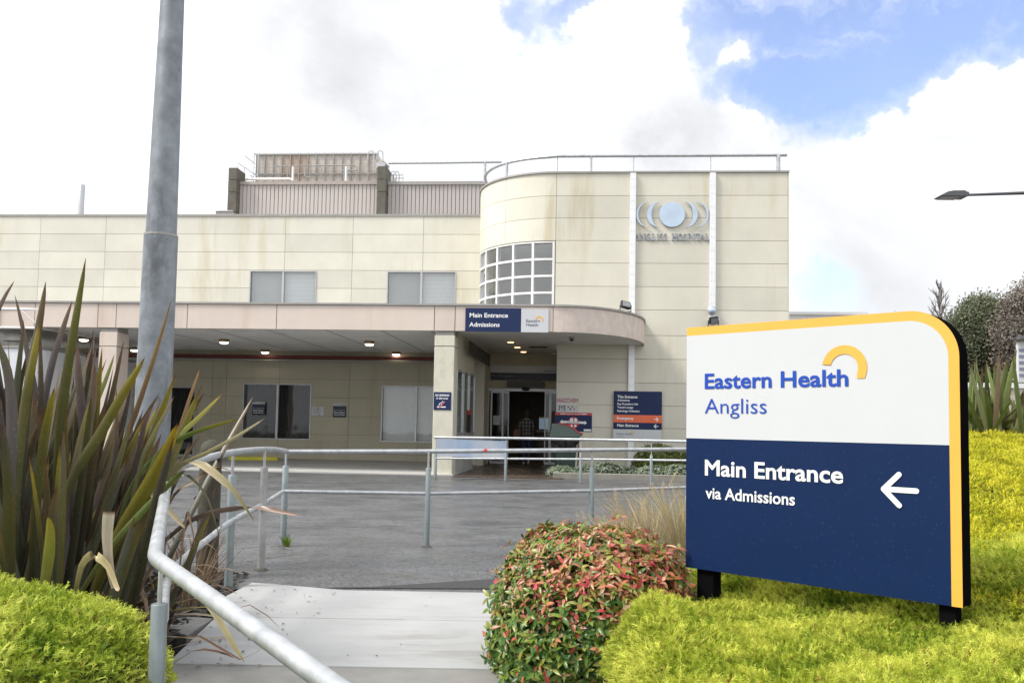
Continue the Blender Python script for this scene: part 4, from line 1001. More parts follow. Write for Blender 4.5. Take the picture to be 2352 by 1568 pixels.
# --- metal emblem and letters high on the tower
f, k, u0, z0 = face(WT - .03, 1543.5, 552.5)
X = lambda px: (px - 1543.5) / k; Y = lambda py: (552.5 - py) / k
em = thing('wall_emblem', f(0, 0, 0), 'brushed metal disc between pairs of crescents high on the tower wall', 'emblem', rotz=-TH)
cy = Y(492.5); R = 29.3 / k
mb = MB(); n = 56
pts = [(X(1543.2) + R * cos(2 * pi * i / n), cy + R * sin(2 * pi * i / n)) for i in range(n)]
mb.prism(pts, lambda x, y, d: f(x, y, d), -.03, .0); build('disc', mb, m_silver, em, bevel=.006)
def crescent(cx, thick, sgn):                       # open side towards the disc
    n = 30; A_ = radians(92); oc, ic = [], []
    for i in range(n + 1):
        a = -A_ + 2 * A_ * i / n
        oc.append((cx + sgn * R * .98 * cos(a) * .98, cy + R * sin(a)))
        ic.append((cx + sgn * (R * .98 * .98 * cos(a) - thick * cos(a * .98)), cy + R * sin(a) * .985))
    mb = MB(); k2 = n + 1
    vs = [f(x, y, -.03) for x, y in oc + ic] + [f(x, y, .0) for x, y in oc + ic]
    fsx = [(j, j + 1, k2 + j + 1, k2 + j) for j in range(n)] + [(j + 1, j, 2 * k2 + j, 2 * k2 + j + 1) for j in range(n)] + [(k2 + j, k2 + j + 1, 3 * k2 + j + 1, 3 * k2 + j) for j in range(n)]
    mb.add(vs, fsx); build('crescent', mb, m_silver, em)
crescent(X(1484.5) + R, 10.5 / k, -1); crescent(X(1459.5) + R * 1.02, 4.6 / k, -1)
crescent(X(1602.5) - R, 10.5 / k, 1); crescent(X(1628) - R * 1.02, 4.6 / k, 1)
# serif capitals: strokes on a unit box plus short serifs
GLY = {'A': ([((0, 0), (.5, 1), 0), ((.5, 1), (1, 0), 1), ((.22, .38), (.78, .38), 0)], [(0, 0), (1, 0)]),
       'N': ([((.1, 0), (.1, 1), 0), ((.1, 1), (.9, 0), 1), ((.9, 0), (.9, 1), 0)], [(.1, 0), (.1, 1), (.9, 1)]),
       'L': ([((.2, 0), (.2, 1), 1), ((.2, 0), (.85, 0), 0), ((.85, 0), (.85, .25), 0)], [(.2, 1), (.2, 0)]),
       'I': ([((.5, 0), (.5, 1), 1)], [(.5, 0), (.5, 1)]), 'H': ([((.1, 0), (.1, 1), 1), ((.9, 0), (.9, 1), 1), ((.1, .52), (.9, .52), 0)], [(.1, 0), (.1, 1), (.9, 0), (.9, 1)]),
       'T': ([((.5, 0), (.5, 1), 1), ((.05, 1), (.95, 1), 0), ((.05, 1), (.05, .8), 0), ((.95, 1), (.95, .8), 0)], [(.5, 0)]),
       'P': ([((.15, 0), (.15, 1), 1)] + [((.15 + .65 * sin(pi * i / 8), .74 + .26 * cos(pi * i / 8)), (.15 + .65 * sin(pi * (i + 1) / 8), .74 + .26 * cos(pi * (i + 1) / 8)), 1 if 2 < i < 6 else 0) for i in range(8)], [(.15, 0), (.15, 1)]),
       'O': ([((.5 + .46 * cos(2 * pi * i / 18), .5 + .5 * sin(2 * pi * i / 18)), (.5 + .46 * cos(2 * pi * (i + 1) / 18), .5 + .5 * sin(2 * pi * (i + 1) / 18)), 1 if abs(cos(2 * pi * (i + .5) / 18)) > .6 else 0) for i in range(18)], []),
       'G': ([((.5 + .46 * cos(a), .5 + .5 * sin(a)), (.5 + .46 * cos(b), .5 + .5 * sin(b)), 1 if abs(cos((a + b) / 2)) > .6 else 0) for a, b in [(radians(45 + i * 18), radians(63 + i * 18)) for i in range(15)]] + [((.88, .1), (.88, .42), 1), ((.6, .42), (1, .42), 0)], [])}
sc = [(.85, .78), (.7, .95), (.45, 1.0), (.2, .9), (.14, .74), (.28, .6), (.65, .46), (.85, .3), (.8, .1), (.55, 0), (.3, .02), (.12, .2)]
GLY['S'] = ([(sc[i], sc[i + 1], 1 if 4 <= i <= 7 else 0) for i in range(len(sc) - 1)], [])
lt = thing('wall_lettering', f(0, 0, 0), 'raised grey metal serif capitals below the disc emblem on the tower', 'lettering', rotz=-TH)
cells = [('A', 1458.5, 1470), ('N', 1472, 1485), ('G', 1487.5, 1498.5), ('L', 1502, 1511), ('I', 1513.5, 1518.5), ('S', 1521, 1528.5), ('S', 1531.5, 1539), ('H', 1552.5, 1563.5), ('O', 1566.5, 1577.5), ('S', 1580.5, 1588), ('P', 1591.5, 1601), ('I', 1603.5, 1608.5), ('T', 1611, 1621), ('A', 1621.5, 1633), ('L', 1635.5, 1644)]
q = (1627.5 - 1458.5) / (1644 - 1458.5)
for ch, xa, xb in cells:
    xa, xb = 1458.5 + (xa - 1458.5) * q, 1458.5 + (xb - 1458.5) * q
    mb = MB(); y0, y1 = 552, 536.5; dd = [-.004]
    def gx_(p): return X(xa + (xb - xa) * p[0]), Y(y0 + (y1 - y0) * p[1])
    def bar(a, b, w):
        L_ = math.hypot(b[0] - a[0], b[1] - a[1])
        if L_ < 1e-5: return
        nx, ny = -(b[1] - a[1]) / L_ * w / 2, (b[0] - a[0]) / L_ * w / 2
        mb.prism([(a[0] + nx, a[1] + ny), (a[0] - nx, a[1] - ny), (b[0] - nx, b[1] - ny), (b[0] + nx, b[1] + ny)][::-1], lambda x, y, d: f(x, y, d), dd[0], .026); dd[0] -= .0006
    for a, b, hv in GLY[ch][0]: bar(gx_(a), gx_(b), (1.7 if hv else .9) / k)
    for a in GLY[ch][1]:
        c = gx_(a); bar((c[0] - 1.9 / k, c[1]), (c[0] + 1.9 / k, c[1]), .9 / k)
    build('letter', mb, m_silver2, lt)
# ------------------------------------------------------------------ lamps, rails, posts and other made things
m_lamp = mat('lamp_diffuser', (1.0, .90, .72), .4, var=0, emit=4.0)
m_lampo = mat('amber_lamp', (1.0, .62, .26), .4, var=0, emit=2.6)
ZSF = zf0 + .03
def soffit_at(px, py):
    r = ray(px, py); return EYE + r * ((ZSF - EYE.z) / r.z)
def downlight(px, py, rad, label, m, rim):
    p = soffit_at(px, py); t = thing('ceiling_light', (p.x, p.y, ZSF), label, 'ceiling light', group='round lamps in the canopy soffit')
    mb = MB(); mb.lathe([(rad, -.001), (rad, -.09 * rim), (rad * .93, -.10 * rim), (rad * .86, -.10 * rim)], (p.x, p.y, ZSF), 24); build('rim', mb, mat('lamp_rim', (.30, .22, .13), .45, .3), t, smooth=True)
    mb = MB(); mb.lathe([(rad * .86, -.085 * rim - .012), (rad * .7, -.125 * rim - .01), (rad * .3, -.145 * rim - .01)], (p.x, p.y, ZSF), 24); build('diffuser', mb, m, t, smooth=True); return t
for px, py, lab in ((515, 778.6, 'lit round lamp in the soffit just right of the tall galvanised pole'), (609, 802.5, 'lit round lamp near the wall, above the dark curtained window'), (848.5, 783, 'lit round lamp near the fascia, left of the cream entrance column'),
                    (910, 807.6, 'lit round lamp near the wall, closest to the cream entrance column'), (192.6, 773, 'lit round lamp among flax tips left of the pink column'), (309, 797.5, 'lit round lamp half hidden by the tall galvanised pole')):
    downlight(px, py, .145, lab, m_lamp, .9)
for px, py, lab in ((1173, 783, 'small amber downlight nearest the fascia in the entrance soffit'), (1188.5, 795, 'middle small amber downlight of three in the entrance soffit'), (1202.5, 805.5, 'small amber downlight deepest in the entrance soffit')):
    downlight(px, py, .105, lab, m_lampo, .28)
# soffit fittings
p = soffit_at(1313, 774); t = thing('dome_camera', (p.x, p.y, ZSF), 'small dark dome camera under the curved canopy end', 'camera')
mb = MB(); mb.lathe([(.075, 0), (.075, -.03), (.06, -.05)], (p.x, p.y, ZSF), 16); build('base', mb, m_flash, t); mb = MB(); mb.lathe([(.058, -.04), (.05, -.08), (.03, -.10), (.005, -.108)], (p.x, p.y, ZSF), 16); build('dome', mb, m_blackp, t, smooth=True)
p = soffit_at(1236, 796); t = thing('soffit_vent', (p.x, p.y, ZSF), 'narrow dark slot vent in the entrance soffit', 'vent', rotz=-TH)
mb = MB(); mb.box((p.x - .28, p.y - .16, ZSF - .012), (p.x + .28, p.y + .16, ZSF - .001)); build('frame', mb, m_flash, t)
mb = MB()
for i in range(5): mb.box((p.x - .26, p.y - .14 + i * .058, ZSF - .022), (p.x + .26, p.y - .10 + i * .058, ZSF - .013))
build('slats', mb, m_blackp, t)
def floodlight(name, c, label, tilt):
    t = thing(name, c, label, 'floodlight'); c = Vector(c)
    R_ = Matrix.Rotation(tilt, 3, 'X') @ Matrix.Rotation(.35, 3, 'Z'); xf = lambda x, y, z: c + Vector((0, -.05, .16)) + R_ @ Vector((x, y, z))
    mb = MB(); mb.box((-.13, -.04, -.10), (.13, .05, .10), xf); build('housing', mb, m_blackp, t, bevel=.015)
    mb = MB(); mb.box((-.105, -.046, -.075), (.105, -.0405, .075), xf); build('lens', mb, mat('lamp_lens', (.25, .26, .28), .15), t)
    mb = MB(); mb.tube([c + Vector((-.14, 0, .0)), c + Vector((-.14, -.04, .16))], .012, 6); mb.tube([c + Vector((.14, 0, .0)), c + Vector((.14, -.04, .16))], .012, 6); mb.tube([c + Vector((-.15, 0, .0)), c + Vector((.15, 0, .0))], .012, 6); build('yoke', mb, m_blackp, t)
s_f = next(s for s in np.linspace(U1, UF, 300) if (lambda p: (lambda q: q)( (CROT.transposed() @ (p - EYE)) ))(fc(s, 0, zf1)).x / -(CROT.transposed() @ (fc(s, 0, zf1) - EYE)).z * F + 1176 > 1441)
floodlight('floodlight', fc(s_f, .06, zf1 + .06), 'small black floodlight clamped on the curved canopy edge', -.5)
u, z = bp(1636, 741, WT); floodlight('floodlight', BW(u, WT - .16, z - .12), 'black floodlight at the foot of the right white strap', .5)
u, z = bp(1634, 714, WT); t = thing('wall_lamp', BW(u, WT - .09, z), 'pale oval lamp on the right white strap above the floodlight', 'lamp', rotz=-TH)
mb = MB(); mb.lathe([(.125, 0), (.13, .03), (.11, .05)], BW(u, WT - .088, z), 20, axis=-WI); build('back_ring', mb, m_alu, t); mb = MB(); mb.lathe([(.105, .05), (.08, .085), (.04, .1), (.004, .104)], BW(u, WT - .088, z), 20, axis=-WI); build('lens', mb, m_silver, t, smooth=True)

# --- near handrail beside the path
def drops(mb, pts, r, n, rng, size=.004):
    for _ in range(n):
        i = rng.randrange(len(pts) - 1); a, b = Vector(pts[i]), Vector(pts[i + 1]); p = a.lerp(b, rng.random()); p.z -= r - .001
        s = size * rng.uniform(.5, 1.2); mb.lathe([(s * .5, -s * 1.6), (s, -s * .6), (s * .8, s * .4)], p, 6)
NR = [(.17, 1.08, .675), (-.41, 1.85, .735), (-1.125, 2.80, .81), at(386, 1096, 4.55), at(400, 1077, 4.75), at(440, 1062, 5.15), at(498, 1046, 5.75), at(545, 1037, 6.5), at(600, 1032, 7.3), at(636, 1032.5, 8.1), at(660, 1037, 8.62)]
hr = thing('handrail', (-2.09, 6.44, 0), 'thick galvanised handrail along the left of the footpath, bent at a near elbow', 'handrail')
mb = MB(); rr = random.Random(2); q3 = [Vector(p) for p in NR]; e0, e1, e2 = q3[1].lerp(q3[2], .945), q3[2], q3[2].lerp(q3[3], .035)
bend = [e0 * (1 - t) ** 2 + e1 * 2 * t * (1 - t) + e2 * t * t for t in [i / 8 for i in range(9)]]
mb.tube([q3[0], q3[1]] + bend + catmull([q3[2].lerp(q3[3], .5)] + q3[3:], 5), .0238, 20); build('top_rail', mb, m_galv, hr, smooth=True)
mb = MB(); drops(mb, NR[:3], .0245, 46, rr); o = build('water_drops', mb, glass_mat('water_drop', (.95, .97, .97)), hr, smooth=True); o['kind'] = 'stuff'
MR = [at(651, 1128, 8.66), at(600, 1160, 7.4), at(533, 1196, 6.44), at(475, 1240, 5.75), at(420, 1284, 5.2), at(385, 1330, 4.4), at(372, 1420, 2.86)]
mb = MB(); mb.tube(MR, .021, 14, smoothpath=4); build('mid_rail', mb, m_galv, hr, smooth=True)
m_dirtshade = mat('dirt_contact_shade', (.075, .07, .06), .9, var=.4, scale=30)  # dark colour for post feet: painted contact shadow together with a dirt mark
m_post = mat('zinc_sleeve', (.22, .26, .27), .42, .35, var=.12, scale=7, stain=(.36, .40, .41), stain_amt=.5, streak=(1, 1, .6), stain_scale=5)
m_postr = mat('rust_stained_sleeve', (.36, .36, .36), .5, .3, var=.2, scale=6, stain=(.05, .04, .035), stain_amt=1.0, streak=(1, 1, .4), stain_scale=4)
def rpost(parent, x, y, zs, zt, m=None, r=.031, mr=.011, dx=0, dy=0):
    mb = MB(); mb.lathe([(r, -.1), (r, zs - .004), (r * .9, zs)], (x, y, 0), 16); o = build('post', mb, m or m_post, parent, smooth=True)
    mb = MB(); mb.tube([(x, y, zs - .02), (x + dx, y + dy, zt)], mr, 8); build('rod', mb, m_galv, o, smooth=True)
    mb = MB(); mb.lathe([(r * 2.0, .001), (r * 1.7, .010), (r * 1.02, .018)], (x, y, 0), 14); build('dirt_shade_collar', mb, m_dirtshade, o); return o  # low dark disc added as contact shade and dirt at the foot
pe = at(365, 1420, 2.86)
rpost(hr, pe.x, pe.y, .654, .80, r=.026, mr=.0085)
for px, py, zs, zt, m in ((524, 1352, .84, 1.0, None), (599, 1309, .86, 1.01, m_postr), (650, 1254, .80, .94, None)):
    g = atz(px, py); rpost(hr, g.x, g.y, zs, zt, m)
# --- straight rail across the road edge
sr = thing('barrier_rail', (-.85, 8.9, 0), 'two bar galvanised barrier crossing the view at the road edge', 'barrier')
q = 1.2755
TR = [at(660, 1037, 8.64), at(985, 1036.3, 8.95), at(1360, 1033, 9.5), at(1577, 1031.3, 10.0), at(1760, 1031, 10.4)]
LR = [at(655, 1128, 8.66), at(985, 1133, 8.95), at(1360, 1126.5, 9.5), at(1577, 1119, 10.0), at(1760, 1112, 10.4)]
mb = MB(); mb.tube(TR, .0225, 14); build('top_rail', mb, m_galv, sr, smooth=True)
mb = MB(); mb.tube(LR, .019, 12); build('mid_rail', mb, m_galv, sr, smooth=True)
mb = MB(); drops(mb, TR[:4], .0225, 60, rr, .005); drops(mb, LR[:4], .019, 40, rr, .005); o = build('water_drops', mb, glass_mat('water_drop', (.95, .97, .97)), sr, smooth=True); o['kind'] = 'stuff'
mb = MB(); p = at(1115.5, 1033.5, 9.1); mb.lathe([(.02, 0), (.016, .006), (.004, .008)], p + Vector((0, -.022, 0)), 10, axis=(0, -1, .25)); build('red_sticker', mb, m_rtext, sr)
for px, d in ((985, 8.92), (1360, 9.5), (1700, 10.25)):
    tp = at(px, 1034, d); rpost(sr, tp.x, tp.y, .80, tp.z, r=.027)
# --- far rail in front of the entrance
fr_ = thing('entrance_railing', at(1160, 1103, 19.5), 'thin galvanised railing with an infill picture panel in front of the entrance', 'railing')
T2 = [at(998, 1004, 19.9), at(1166, 1006, 19.5), at(1333, 1008.7, 19.2), at(1495, 1011.5, 18.5), at(1700, 1016, 17.9)]
L2 = [at(999, 1052, 19.9), at(1160, 1053, 19.5), at(1333, 1054, 19.2), at(1495, 1056, 18.5), at(1700, 1059, 17.9)]
mb = MB(); mb.tube(T2, .03, 10); build('top_rail', mb, m_galv, fr_, smooth=True); mb = MB(); mb.tube(L2, .024, 10); build('mid_rail', mb, m_galv, fr_, smooth=True)
for px, py, d in ((1000, 1098, 19.9), (1161, 1103, 19.5), (1333, 1107, 19.2), (1495, 1115, 18.5), (1690, 1118, 17.9)):
    g = at(px, 1040, d); tz_ = T2[0].z; rpost(fr_, g.x + .01, g.y, .66, .93, r=.032)
def sky_print():
    m = bpy.data.materials.new('cloud_photo_print'); m.use_nodes = True; t = NT(m.node_tree); b = t.n['Principled BSDF']
    co = t.new('ShaderNodeTexCoord').outputs['Object']; sz = t.new('ShaderNodeSeparateXYZ'); t.l.new(co, sz.inputs[0])
    nz = t.noise(t.vmath('MULTIPLY', co, (1.6, 1.6, .5)), 1.4, 4, .5)
    v = t.math('ADD', t.remap(sz.outputs[2], .28, .72, -.3, .75), t.remap(nz, .35, .65, -.5, .45))
    t.l.new(t.mix(t.math('ADD', v, 0.0, clamp=True), (.42, .44, .47, 1), (.24, .33, .48, 1)), b.inputs['Base Color']); b.inputs['Roughness'].default_value = .35; return m
a, b = at(1001, 1004, 19.86), at(1166, 1006, 19.5); th_ = Vector((0, .012, 0))
mb = MB(); v0 = [Vector((a.x + .03, a.y, .515)), Vector((b.x, b.y, .505)), Vector((b.x, b.y, .895)), Vector((a.x + .03, a.y, .905))]
mb.add(v0 + [p + th_ for p in v0], [(0, 1, 2, 3), (7, 6, 5, 4), (0, 4, 5, 1), (1, 5, 6, 2), (2, 6, 7, 3), (3, 7, 4, 0)]); build('picture_panel', mb, sky_print(), fr_)

# --- wooden bollard
g = atz(474, 1325); wb = thing('wooden_bollard', (g.x, g.y, 0), 'weathered round topped timber bollard behind the handrail', 'bollard')
m_wood = mat('weathered_timber', (.06, .055, .038), .8, var=.35, scale=6, stain=(.06, .055, .035), stain_amt=.9, streak=(1, 1, .06), stain_scale=7, bump=.3, bscale=40)
mb = MB(); prof = [(.085, -.1), (.085, 1.0)] + [(.085 * cos(t), 1.0 + .09 * sin(t)) for t in [i * pi / 16 for i in range(1, 8)]]; mb.lathe(prof, (g.x, g.y, 0), 24); build('post', mb, m_wood, wb, smooth=True)
for z, a in ((.80, -.3), (.46, 2.6), (.46, -.4)):
    mb = MB(); mb.lathe([(.012, 0), (.014, .012), (.002, .018)], (g.x + .084 * cos(a), g.y - .084 * abs(sin(a)), z), 8, axis=(cos(a), -abs(sin(a)), 0)); build('bolt', mb, m_blackp, wb)
mb = MB(); mb.tube([(g.x - .085, g.y - .01, .63), (g.x - .10, g.y - .02, .64), (g.x - .115, g.y - .02, .62), (g.x - .10, g.y - .02, .605), (g.x - .086, g.y - .02, .61)], .005, 6); build('steel_eye', mb, m_blackp, wb)
# --- tall galvanised pole with a slip joint
D0 = 7.3; xa, xb = at(350, 960, D0), at(396, 0, D0); mid = at(367.5, 541, D0)
d0 = (xb - xa) / (xb.z - xa.z); base = xa - d0 * xa.z
lp = thing('light_pole', (base.x, base.y, 0), 'tall mottled galvanised pole standing behind the flax and leaving the frame at the top', 'pole')
kk = D0 / F
mb = MB(); n = 10
def pr(z): return kk * .5 * np.interp(z, [0, xa.z, mid.z, xb.z, 9], [85, 79, 74.5, 57, 40])
zs_ = [-.1, .6, xa.z, 2.1, mid.z]
mb.tube([base + d0 * z for z in zs_], [pr(z) * 1.0 for z in zs_], 16); build('lower_shaft', mb, m_galvp, lp, smooth=True)
zs_ = [mid.z - .25, mid.z + .9, mid.z + 1.8, xb.z, 6.5, 9.0]
mb = MB(); mb.tube([base + d0 * z for z in zs_], [pr(z) * .93 for z in zs_], 16); build('upper_shaft', mb, m_galvp, lp, smooth=True)
mb = MB(); c = base + d0 * mid.z; mb.tube([c - d0 * .012, c + d0 * .006], pr(mid.z) * 1.012, 20); build('joint_collar', mb, m_flash, lp)
mb = MB(); mb.box((base.x - .06, base.y - pr(.6) - .008, .5), (base.x + .06, base.y - pr(.6) + .02, .85)); build('access_hatch', mb, m_galv, lp, bevel=.006)
mb = MB(); top = base + d0 * 9; mb.tube([top, top + Vector((-.6, .1, .3)), top + Vector((-2.0, .3, .45))], .04, 10); build('outreach_arm', mb, m_galv, lp)
# --- wheelie bin with bagged lid, slightly open
bx = atz(1296, 1089); bx = Vector((bx.x, 22.3, 0)); bn = thing('wheelie_bin', tuple(bx), 'dark green wheelie bin with red edged lid over a black liner beside the doors', 'bin', rotz=-.1)
m_bin = mat('bin_green', (.03, .052, .042), .45, var=.1); m_lid = mat('bin_lid_green', (.085, .12, .105), .45, var=.08)
def frus(mb, w0, d0_, w1, d1, z0, z1, c): 
    vs = [c + Vector(p) for p in ((-w0, -d0_, z0), (w0, -d0_, z0), (w0, d0_, z0), (-w0, d0_, z0), (-w1, -d1, z1), (w1, -d1, z1), (w1, d1, z1), (-w1, d1, z1))]
    mb.add(vs, [(0, 3, 2, 1), (4, 5, 6, 7), (0, 1, 5, 4), (1, 2, 6, 5), (2, 3, 7, 6), (3, 0, 4, 7)])
mb = MB(); frus(mb, .22, .25, .285, .33, .05, .92, bx); build('body', mb, m_bin, bn, bevel=.025)
mb = MB(); frus(mb, .31, .355, .32, .365, .90, .955, bx); build('rim', mb, m_bin, bn, bevel=.01)
mb = MB(); n = 14      # domed lid, tipped up to the left
prof = [(-.36, 1.30), (-.20, 1.305), (-.06, 1.29), (.08, 1.24), (.20, 1.17), (.30, 1.09), (.40, 1.06), (.41, 1.03), (.385, 1.00), (.33, .965), (-.42, .955)]
mb.prism(prof, lambda x, z, d: bx + Vector((x, d, z)), -.34, .34); build('lid', mb, m_lid, bn, bevel=.02)
mb = MB(); mb.tube([bx + Vector((x, -.345, z + .004)) for x, z in prof[1:8]], .016, 6); build('lid_edge', mb, mat('lid_red_edge', (.50, .06, .07), .45), bn)
mb = MB(); rb_ = random.Random(3); nn = 16; vs = []
for j, (z, off) in enumerate(((.965, .0), (.93, .035), (.85, .03), (.75, .012), (.68, .0))):
    for i in range(nn): x = -.31 + .62 * i / (nn - 1); k2 = (1 - abs(x - .0) / .8); vs.append(bx + Vector((x * 1.05, -.36 - off - .018 * rb_.random() + .02 * sin(i * 2.1), z if j < 3 else .93 - (.93 - z) * (.35 + .65 * sin(pi * (i + .5) / nn)))))
mb.add(vs, [(j * nn + i, (j + 1) * nn + i, (j + 1) * nn + i + 1, j * nn + i + 1) for j in range(4) for i in range(nn - 1)]); build('liner_bag', mb, mat('black_liner', (.014, .014, .016), .28, bump=.3, bscale=14), bn, smooth=True)
mb = MB(); mb.tube([bx + Vector((.33, .18, 1.0)), bx + Vector((.36, .26, .5)), bx + Vector((.34, .30, .12))], .018, 6); build('handle_bar', mb, mat('faded_red', (.25, .05, .045), .5), bn)
for sx in (-1, 1):
    mb = MB(); mb.lathe([(.10, -.025), (.10, .025)], bx + Vector((sx * .26, .26, .10)), 18, axis=(1, 0, 0)); build('wheel', mb, m_blackp, bn)
# --- yellow wheel stop on the slab
a, b = atz(523, 1056, .03), atz(638, 1057.5, .03); t = thing('wheel_stop', (a + b) / 2, 'yellow painted wheel stop on the slab below the dark window', 'wheel stop')
mb = MB(); yv = Vector((.0, .16, 0)); mb.add([a, b, b + yv, a + yv, a + Vector((.03, .03, .11)), b + Vector((-.03, .03, .11)), b + Vector((-.03, .13, .11)), a + Vector((.03, .13, .11))], [(0, 3, 2, 1), (4, 5, 6, 7), (0, 1, 5, 4), (1, 2, 6, 5), (2, 3, 7, 6), (3, 0, 4, 7)]); build('block', mb, m_ylw, t, bevel=.01)
mb = MB()
for q_ in (.12, .5, .88): mb.lathe([(.022, .0), (.02, .008), (.006, .01)], a.lerp(b, q_) + Vector((0, .08, .108)), 8)
build('bolts', mb, m_blackp, t)
# --- white box trailer parked under the canopy on the left
c0 = at(78, 965, 21.8); ang = radians(-3); t = thing('box_trailer', (c0.x - 1.2, c0.y + 2.3, 0), 'white box trailer with roof vent parked under the canopy behind the flax', 'trailer', rotz=ang)
Rm = Matrix.Rotation(ang, 3, 'Z'); xf = lambda x, y, z: Vector((c0.x, c0.y, 0)) + Rm @ Vector((x, y, z)); zt_ = at(60, 799, 21.8).z
m_trail = mat('trailer_white', (.74, .77, .82), .35, var=.03, stain=(.5, .5, .5), stain_amt=.3)
mb = MB(); mb.box((-2.4, 0, .55), (0, 5.0, zt_), xf); build('body', mb, m_trail, t, bevel=.03)
mb = MB(); mb.box((-2.43, -.03, zt_), (.03, 5.03, zt_ + .05), xf); build('roof_edge', mb, m_flash, t)
mb = MB(); mb.box((-2.3, .2, .42), (-.1, 4.8, .55), xf); build('chassis', mb, m_blackp, t)
for y in (1.9, 2.8):
    for x in (-2.25, -.12):
        mb = MB(); mb.lathe([(.34, -.11), (.36, -.08), (.36, .08), (.34, .11), (.18, .09)], xf(x, y, .36), 20, axis=(1, 0, 0)); build('wheel', mb, m_blackp, t)
mb = MB(); v = xf(-1.0, .7, zt_ + .05); mb.lathe([(.16, 0), (.16, .17), (.14, .19)], v, 16); mb.lathe([(.30, .18), (.31, .27), (.24, .34), (.02, .36)], v, 18); build('roof_vent', mb, mat('vent_grey', (.46, .46, .43), .6, var=.1), t, smooth=True)
mb = MB(); mb.lathe([(.06, 0), (.06, .05), (.03, .08)], xf(.03, 2.3, zt_ - .02), 10, axis=(1, 0, 0)); build('marker_light', mb, mat('orange_lens', (.75, .16, .03), .3), t)
rl = MB(); zr0, zr1 = zt_ + .05, at(60, 708, 21.8).z
for z in (zr1, zr0 + (zr1 - zr0) * .5): rl.tube([xf(-2.3, .15, z), xf(-.05, .15, z), xf(.0, 2.6, z)], .03, 6)
for x, y in ((-2.3, .15), (-1.15, .15), (-.05, .15), (.0, 2.6), (-.02, 1.4)): rl.tube([xf(x, y, zr0 - .03), xf(x, y, zr1)], .03, 6)
rl.tube([xf(-.05, .15, zr0 + .5), xf(-.6, .15, zr1)], .018, 6); build('roof_guard_rail', rl, m_white, t)
# --- street lamp at the upper right
dl = 15.0; hL = at(2215, 448, dl); hR = at(2420, 441, dl); t = thing('street_lamp', (hR.x + .6, hR.y, 0), 'dark street lamp reaching in from the right edge against the sky', 'street lamp')
m_lampg = mat('lamp_grey', (.10, .105, .115), .4, .3)
mb = MB(); mb.tube([hL + Vector((.02, 0, .0)), hR, hR + Vector((.45, 0, -.02)), hR + Vector((.6, 0, -.15))], [.022, .035, .04, .05], 10); build('arm', mb, m_lampg, t, smooth=True)
mb = MB(); mb.tube([(hR.x + .6, hR.y, -.2), hR + Vector((.6, 0, .1))], [.10, .06], 14); build('pole', mb, m_lampg, t, smooth=True)
w_ = (at(2222, 448, dl) - at(2160, 448, dl)).length; k = w_
prof = [(0, -.055), (-.12 * k, -.115 * k), (-.55 * k, -.125 * k), (-1.0 * k, -.125 * k), (-1.0 * k, -.085 * k), (-.72 * k, .06 * k), (-.5 * k, .10 * k), (-.1 * k, .11 * k), (-.03 * k, .06 * k), (.05 * k, .05 * k), (.05 * k, -.05 * k)]
mb = MB(); mb.prism(prof, lambda x, z, d: hL + Vector((x, d, z)), -.13, .13); build('lamp_head', mb, m_lampg, t, bevel=.012)
mb = MB(); mb.box((hL.x - .93 * k, hL.y - .10, hL.z - .15 * k), (hL.x - .3 * k, hL.y + .10, hL.z - .126 * k)); build('lens', mb, mat('lens_grey', (.42, .43, .42), .3), t)
# --- notice sign at the right edge on the bank, a white low wall behind the flax
dq = 13.0; a = at(2340, 870, dq); b = at(2480, 880, dq); zt2 = at(2342, 785, dq).z
t = thing('notice_sign', (a.x + .4, a.y, 1.2), 'white and purple striped notice sign with a lamp on top at the right edge', 'sign'); mb = MB()
mb.box((a.x, a.y, a.z - .05), (b.x, a.y + .06, zt2)); build('white_board', mb, m_wsign, t)
mb = MB(); H_ = zt2 - a.z
for i in range(5): mb.box((a.x + .01, a.y - .006, a.z + H_ * (.06 + .17 * i)), (b.x - .02, a.y - .001, a.z + H_ * (.14 + .17 * i)))
build('purple_stripes', mb, mat('purple_stripe', (.20, .20, .30), .4), t)
mb = MB(); mb.box((a.x + .25, a.y + .02, .6), (a.x + .33, a.y + .05, a.z)); mb.box((b.x - .3, a.y + .02, .6), (b.x - .22, a.y + .05, a.z)); build('post', mb, m_black, t)
mb = MB(); c = at(2352, 777, dq); mb.lathe([(.13, 0), (.12, .03), (.05, .06), (.01, .065)], c + Vector((-.02, 0, -.02)), 16); mb.tube([c + Vector((.0, 0, .03)), c + Vector((.3, .0, .05)), c + Vector((.3, .03, -.2))], .02, 6); build('lamp', mb, m_blackp, t)
a, b = at(2195, 905, 22), at(2420, 905, 22); zt3 = at(2270, 879, 22).z
t = thing('boundary_wall', (b.x - 1, 22.2, 0), 'low white capped wall with pale stone face behind the right flax', 'wall'); mb = MB(); mb.box((a.x - 3, 22, 0), (b.x + 6, 22.3, zt3 - .12)); build('wall_face', mb, mat('pale_stone', (.52, .48, .40), .8, var=.2, scale=5, bump=.3), t)
mb = MB(); mb.box((a.x - 3.03, 21.95, zt3 - .12), (b.x + 6, 22.35, zt3)); build('capping', mb, m_white, t)
mb = MB(); c = at(2218, 898, 21.9); mb.box((c.x, 21.93, c.z - .3), (c.x + .45, 21.97, c.z + .12)); build('grey_plate', mb, mat('grey_plate', (.36, .38, .42), .5), t)
